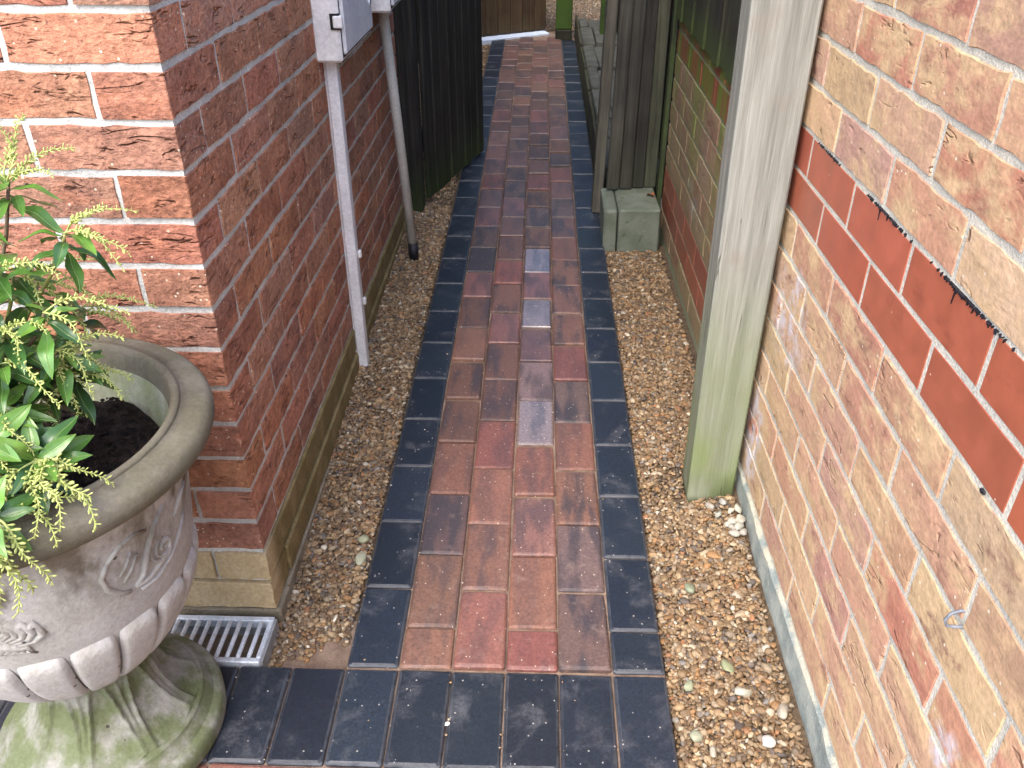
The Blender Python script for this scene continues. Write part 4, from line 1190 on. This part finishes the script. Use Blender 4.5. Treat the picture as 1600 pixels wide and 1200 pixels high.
for s_ in (1,):
    cur = []
    for k in range(5):
        cur.append(([(-84 + k * 3.2 - 3, 0.497 - k * .008), (-79 + k * 3.6, 0.502 - k * .004), (-74 + k * 2.6, 0.492 - k * .007), (-73 + k * 1.6, 0.478 - k * .006), (-76 + k, 0.468 - k * .004)], 1.6))
        cur.append(([(-86 + k * 2.2, 0.462 - k * .004), (-81 + k * 2.8, 0.458 - k * .003), (-77 + k * 2.0, 0.448 - k * .003), (-79 + k * 1.2, 0.438)], 1.4))
    cur.append((spiral(-88, 0.470, 0.024, 1.5, 0.5), 1.5)); cur.append((spiral(-86, 0.445, 0.016, 1.4, 0.8), 1.4))
    obj('shell_ornament', relief('shell_ornament', cur, .0042), urn, (UX, UY, UZ))

# soil
g = G('dark_compost'); v_ = g.coord(False); n_ = g.noise(v_, 60, 5, 0.7); n2_ = g.noise(v_, 240, 4, 0.7)
c_ = g.mix(g.mr(n_, 0.4, 0.65), (0.014, 0.0105, 0.009), (0.050, 0.034, 0.026))
c_ = g.mix(g.mr(n2_, 0.66, 0.72), c_, (0.10, 0.07, 0.05))
g.bump(g.math('ADD', n_, n2_), 1.0, 0.008); SOIL = g.fin(c_, 0.95, 0.2)
vs = [(0, 0, 0)]; fs = []; nr_, na = 22, 64
for i in range(1, nr_ + 1):
    for k in range(na):
        a = 2 * math.pi * k / na; r_ = 0.199 * i / nr_
        z = 0.022 * (1 - (i / nr_) ** 2) + nrs.uniform(-.005, .005) + 0.032 * math.exp(-(((r_ * math.cos(a) - 0.075) / .03) ** 2 + ((r_ * math.sin(a) - 0.145) / .03) ** 2))
        vs.append((r_ * math.cos(a), r_ * math.sin(a), z))
for k in range(na): fs.append((0, 1 + k, 1 + (k + 1) % na))
for i in range(nr_ - 1):
    for k in range(na):
        a = 1 + i * na; k2 = (k + 1) % na; fs.append((a + k, a + na + k, a + na + k2, a + k2))
# crumbs
nb_ = 500; sh, f_ = stone_shapes(0, 8, 31)
for k in range(nb_):
    a = nrs.uniform(0, 6.283); r_ = 0.193 * math.sqrt(nrs.rand()); s_ = nrs.uniform(.0015, .006)
    z = 0.022 * (1 - (r_ / .199) ** 2) + 0.032 * math.exp(-(((r_ * math.cos(a) - 0.075) / .03) ** 2 + ((r_ * math.sin(a) - 0.145) / .03) ** 2)) + .002
    p = sh[k % 8] * s_ * np.array([nrs.uniform(.8, 1.8), 1, nrs.uniform(.5, .9)]) + np.array([r_ * math.cos(a), r_ * math.sin(a), z])
    base = len(vs); vs += p.tolist(); fs += [tuple(int(q) + base for q in t_) for t_ in f_]
SZ = UZ + 0.570
so = obj('soil', mesh('soil', vs, fs, False, SOIL), None, (UX, UY, SZ))
tag(so, 'dark crumbly compost filling the stone urn', 'soil', kind='stuff')

# ------------------------------------------------------------------ the shrub in the urn
g = G('glossy_leaf'); c, a = g.base(False); v_ = g.coord(False); x_, y_, z_ = g.xyz(v_)
n_ = g.noise(g.coord(), 3, 3)
c_ = g.mix(1.0, c, g.ramp(n_, [(0.3, (0.75, 0.8, 0.7)), (0.7, (1.2, 1.2, 1.2))]), 'MULTIPLY')
vein = g.mr(g.math('ABSOLUTE', y_), 0.0, 0.014)
c_ = g.mix(g.math('MULTIPLY', g.math('SUBTRACT', 1.0, vein), 0.7), c_, (0.17, 0.26, 0.06))
side = g.math('ABSOLUTE', g.math('SINE', g.math('MULTIPLY', g.math('SUBTRACT', x_, g.math('ABSOLUTE', y_)), 38.0)))
g.bump(vein, 0.3, 0.02)
LEAF = g.fin(c_, 0.30, 0.5)
LEAF.node_tree.nodes['Principled BSDF'].inputs['Transmission Weight'].default_value = 0.0
g = G('spray_green'); c, a = g.base(False); n_ = g.noise(g.coord(), 120, 2)
SPRAY = g.fin(g.mix(n_, (0.33, 0.41, 0.10), (0.47, 0.50, 0.19)), 0.5, 0.35)
SPRAY.node_tree.nodes['Principled BSDF'].inputs['Subsurface Weight'].default_value = 0.0
STEM = m_simple('green_brown_stem', (0.20, 0.22, 0.06), (0.27, 0.25, 0.09), 30, 0.6)
WSTEM = m_simple('woody_stem', (0.11, 0.075, 0.045), (0.17, 0.125, 0.08), 30, 0.8)
def leaf_mesh(name, w, droop, fold, seed):
    r_ = random.Random(seed); vs = []; fs = []; n = 9; tw = r_.uniform(-.3, .3)
    for i in range(n + 1):
        t_ = i / n
        wd = w * (math.sin(math.pi * min(1, t_ ** 0.8 * 1.0)) ** 0.75) * (0.25 + 0.75 * min(1, t_ * 2.2)) + 0.006
        if i == n: wd = 0.002
        zz = -droop * t_ ** 2 + 0.04 * math.sin(t_ * 9 + seed)
        for s_ in (-1, -.5, 0, .5, 1):
            vs.append((t_ - 0.12 * droop * t_ ** 2, s_ * wd, zz + fold * abs(s_) * wd + tw * s_ * wd * t_))
    for i in range(n):
        for k in range(4):
            a = i * 5 + k; fs.append((a, a + 1, a + 6, a + 5))
    return mesh(name, vs, fs, True, LEAF)
LV = [leaf_mesh('leaf_%d' % k, rnd.uniform(.145, .180), rnd.uniform(.12, .55), rnd.uniform(.15, .6), k) for k in range(7)]
def spray_mesh(name, L, seed, droop):
    r_ = random.Random(seed); b = MB(); n = 9
    pts = []
    for i in range(n):
        t_ = i / (n - 1); pts.append(Vector((L * t_ * (1 - .1 * droop * t_), 0.004 * math.sin(t_ * 7 + seed), L * (0.10 * math.sin(t_ * 2.6) - droop * t_ ** 2))))
    b.tube(pts, [0.0011 * (1 - .6 * i / (n - 1)) for i in range(n)], 5)
    nb = int(L * 620)
    for k in range(nb):
        t_ = 0.16 + 0.84 * (k + r_.random() * .6) / nb; i = min(int(t_ * (n - 1)), n - 2); fr = min(1.0, t_ * (n - 1) - i)
        p = pts[i].lerp(pts[i + 1], fr); tan = (pts[i + 1] - pts[i]).normalized()
        ang_ = k * 2.4 + r_.uniform(-.4, .4)
        out = (Vector((0, math.cos(ang_), math.sin(ang_))) * .9 + tan * .75).normalized()
        l0 = r_.uniform(.0016, .003); l1 = r_.uniform(.0032, .0062) * (1 - .45 * t_); rr = l1 * r_.uniform(.24, .34)
        a0 = p + out * l0; a1 = a0 + out * l1
        b.tube([p, a0, a0 + out * l1 * .35, a0 + out * l1 * .8, a1], [.0005, rr * .55, rr, rr * .8, rr * .25], 5, False)
    return b.me(name, SPRAY, True)
SP = [spray_mesh('spray_%d' % k, (.055, .068, .08, .072, .06, .085)[k], k, (.1, .35, .7, .2, .9, .5)[k]) for k in range(6)]
plant = thing('flowering_shrub', 'evergreen shrub with glossy leaves and yellow green flower sprays growing in the urn', 'shrub', (UX - .02, UY + .02, SZ))
root = Vector((UX - .02, UY + .02, SZ + .015))
def basis(dirv, upv):
    x = dirv.normalized(); y = upv.cross(x)
    if y.length < 1e-4: y = Vector((0, 1, 0))
    y.normalize(); z = x.cross(y)
    return Matrix((x, y, z)).transposed().to_euler()
LC = [(0.060, 0.140, 0.024), (0.045, 0.110, 0.021), (0.080, 0.180, 0.030), (0.034, 0.088, 0.022), (0.110, 0.220, 0.036)]
ROS = [  # x, y, z, leaf count, spray directions (az deg, elev deg), size
    (-0.640, 1.000, 1.015, 9, [(80, 60), (20, 35), (150, 45), (-10, 15), (50, 70)], 1.0, -.2),
    (-0.578, 0.985, 0.955, 8, [(10, 40), (-20, 12), (40, 22), (-5, 5)], 1.05, -.35),
    (-0.640, 0.920, 0.935, 9, [(-20, 5), (-60, 10), (-150, 30)], 1.0, 0),
    (-0.671, 1.040, 0.860, 9, [(10, -5), (-30, -15), (60, 20)], 1.05, -.1),
    (-0.600, 0.930, 0.818, 10, [(5, 15), (-30, 0), (-75, -40), (30, -10), (-60, -70)], 1.0, -.1),
    (-0.640, 0.900, 0.862, 10, [(-40, 10), (-80, -10), (-15, 20)], 1.05, -.1),
    (-0.655, 0.955, 0.752, 10, [(-10, -20), (-60, -50)], 1.05, 0),
    (-0.652, 0.850, 0.777, 10, [(-30, 0), (-90, -20), (-60, -35)], 1.1, 0),
    (-0.590, 0.805, 0.735, 12, [(-20, -8), (10, -10), (-50, -16), (-75, -14), (-35, -18), (-100, -12), (-60, -4)], 1.15, .25),
    (-0.640, 0.800, 0.762, 10, [(-60, -35), (-90, -50), (-30, -30), (-120, -30)], 1.1, .1),
    (-0.600, 0.712, 0.722, 7, [(-60, -50), (-35, -55), (-85, -50), (-20, -40), (-65, -70)], 1.0, .15),
    (-0.712, 1.000, 0.955, 9, [(-40, 10), (90, 40)], 1.0, 0),
    (-0.732, 0.950, 0.866, 10, [(-60, -10), (-100, 0)], 1.05, 0),
    (-0.770, 0.890, 0.765, 10, [(-90, -20)], 1.1, 0),
    (-0.630, 1.045, 0.815, 8, [(15, 15), (40, -5), (0, -10)], 1.0, -.1),
    (-0.690, 0.800, 0.700, 9, [(-100, -40), (-60, -30)], 1.05, 0),
    (-0.585, 0.905, 0.885, 7, [(0, 20), (-30, 5)], .9, -.2),
    (-0.705, 0.980, 0.775, 9, [], 1.1, 0),
    (-0.720, 0.880, 0.690, 8, [], 1.1, 0),
    (-0.840, 0.960, 0.880, 9, [(180, 20), (120, 30)], 1.0, 0),
    (-0.850, 0.900, 0.760, 9, [(-140, -10)], 1.0, 0),
    (-0.648, 0.880, 0.825, 9, [(-25, 10), (-70, -10)], 1.0, 0), (-0.660, 0.935, 0.805, 9, [(10, -5)], 1.0, 0), (-0.645, 0.825, 0.735, 10, [(-50, -8), (-85, -12)], 1.1, .1),
    (-0.690, 0.860, 0.800, 9, [(-60, 0)], 1.05, 0), (-0.655, 0.975, 0.905, 8, [(15, 10), (-30, 0)], 1.0, -.1), (-0.610, 0.960, 0.775, 9, [(20, -15), (-20, -30)], 1.0, 0),
    (-0.625, 0.780, 0.700, 9, [(-40, 0), (-70, -4), (-10, -2), (-110, 0)], 1.05, .15)]
for (x, y, z, nl, sprs, size, lift) in ROS:
    x -= 0.010
    c = Vector((x, y, z)); v0 = c - root
    mid = root + v0 * 0.5 + Vector((v0.x * -.12, v0.y * -.12, 0.05 * abs(v0.z) + .012))
    b = MB(); b.tube([(root + Vector((rnd.uniform(-.012, .012), rnd.uniform(-.012, .012), -.03))) - root, mid - root, root.lerp(c, .8) + Vector((0, 0, .012)) - root, c - root], [.0042, .0033, .0026, .002], 6)
    obj('stem', b.me('stem', STEM if rnd.random() < .6 else WSTEM, True), plant, root)
    axis = (v0.normalized() * .7 + Vector((0, 0, .55))).normalized()
    sA = axis.orthogonal().normalized(); sB = axis.cross(sA)
    ph = rnd.uniform(0, 6.28)
    nl = int(nl * (1.35 if x > -.75 else .9))
    for k in range(nl):
        a = ph + k * 2.399; u = k / nl
        rad_ = sA * math.cos(a) + sB * math.sin(a)
        dirv = (rad_ * (0.95 - .25 * u) + axis * (0.05 + 0.55 * u + lift)).normalized()
        p = c - axis * (0.030 * (1 - u))
        lc = LC[min(4, int(u * 3) + rnd.randrange(3))] if u > .5 else LC[rnd.randrange(4)]
        s_ = size * rnd.uniform(.050, .073) * (1.05 - .3 * u)
        obj('leaf', rnd.choice(LV), plant, p, basis(dirv, axis + Vector((rnd.uniform(-.3, .3), rnd.uniform(-.3, .3), rnd.uniform(-.2, .2)))), (s_, s_ * rnd.uniform(.9, 1.15), s_), (*vary(lc, .15), 1))
    for (a, e) in sprs:
        a, e = R(a + rnd.uniform(-10, 10)), R(e + rnd.uniform(-6, 6))
        dirv = Vector((math.cos(a) * math.cos(e), math.sin(a) * math.cos(e), math.sin(e)))
        s_ = rnd.uniform(1.0, 1.3) * (1.3 if z < 0.74 else 1.0)
        obj('flower_spray', rnd.choice(SP if z > .79 or y < .73 else [SP[0], SP[3], SP[1]]), plant, c, basis(dirv, Vector((0, 0, 1)) if abs(dirv.z) < .9 else Vector((1, 0, 0))), (s_, s_, s_))

# ------------------------------------------------------------------ grit and crumbs strewn on the paving
sh, f_ = stone_shapes(0, 10, 41); vs = []; fs = []; cs_ = []
for k in range(330):
    if k < 150:
        x = rnd.choice(XE) + rnd.gauss(0, .006); y = rnd.uniform(1.09, 4.5)
    elif k < 200:
        x = 0.2606 - 0.1023 * rnd.randrange(11) + rnd.gauss(0, .004); y = rnd.uniform(0.89, 1.08)
    elif k < 260:
        x = rnd.choice((-0.352, 0.259)) + rnd.uniform(-.004, .03) * (1 if k % 2 else -1) * .6; y = rnd.uniform(1.09, 3.4)
    else:
        x = rnd.uniform(-.55, .25); y = rnd.uniform(.88, 2.6)
    if x > 0.262 or (x < -0.353 and y > 1.088): continue
    s_ = 0.0009 + 0.0022 * rnd.random() ** 3
    p = sh[k % 10] * s_ * np.array([1.2, 1, .7]) + np.array([x, y, SL * y + s_ * .35])
    b0 = len(vs); vs += p.tolist(); fs += [tuple(int(q) + b0 for q in t_) for t_ in f_]
    cs_ += [(*(GPAL[nrs.randint(len(GPAL))] * rnd.uniform(.6, 1.2)), 1)] * len(p)
me = mesh('grit', vs, fs, True, STONE)
at = me.attributes.new('col', 'FLOAT_COLOR', 'POINT'); at.data.foreach_set('color', np.array(cs_, dtype=np.float32).ravel())
tag(obj('grit', me), 'fine grit and crumbs of gravel strewn over the paving blocks', 'grit', kind='stuff')

# ------------------------------------------------------------------ small things
g = G('dry_orange_leaf'); n_ = g.noise(g.coord(), 60, 3)
DRY = g.fin(g.mix(n_, (0.26, 0.075, 0.025), (0.38, 0.13, 0.05)), 0.7, 0.3)
b = MB(); n = 7
for i in range(n + 1):
    t_ = i / n; wd = .013 * math.sin(math.pi * min(1, t_ * .98 + .01)) ** .7
    for s_ in (-1, 0, 1): b.v.append((-.018 + .036 * t_, s_ * wd, .004 + .006 * abs(s_) + .005 * math.sin(t_ * 5)))
for i in range(n):
    for k in range(2): a = 3 * i + k; b.f.append((a, a + 1, a + 4, a + 3))
b.tube([(-.018, 0, .004), (-.032, .004, .003), (-.040, .010, .002)], .0008, 5)
tag(obj('fallen_leaf', b.me('fallen_leaf', DRY, True), None, (0.437, 3.185, 0.226), (0, 0, 2.2)), 'curled orange dead leaf on top of the green concrete block', 'leaf')
vs, f_ = SHP[2] * np.array([.0022, .006, .004]), SF
tag(obj('rubber_plug', mesh('rubber_plug', vs, f_, True, BLACK), None, (XR - .0012, 0.736, 0.769)), 'small black plug in the joint under the red band, near the right edge', 'plug')
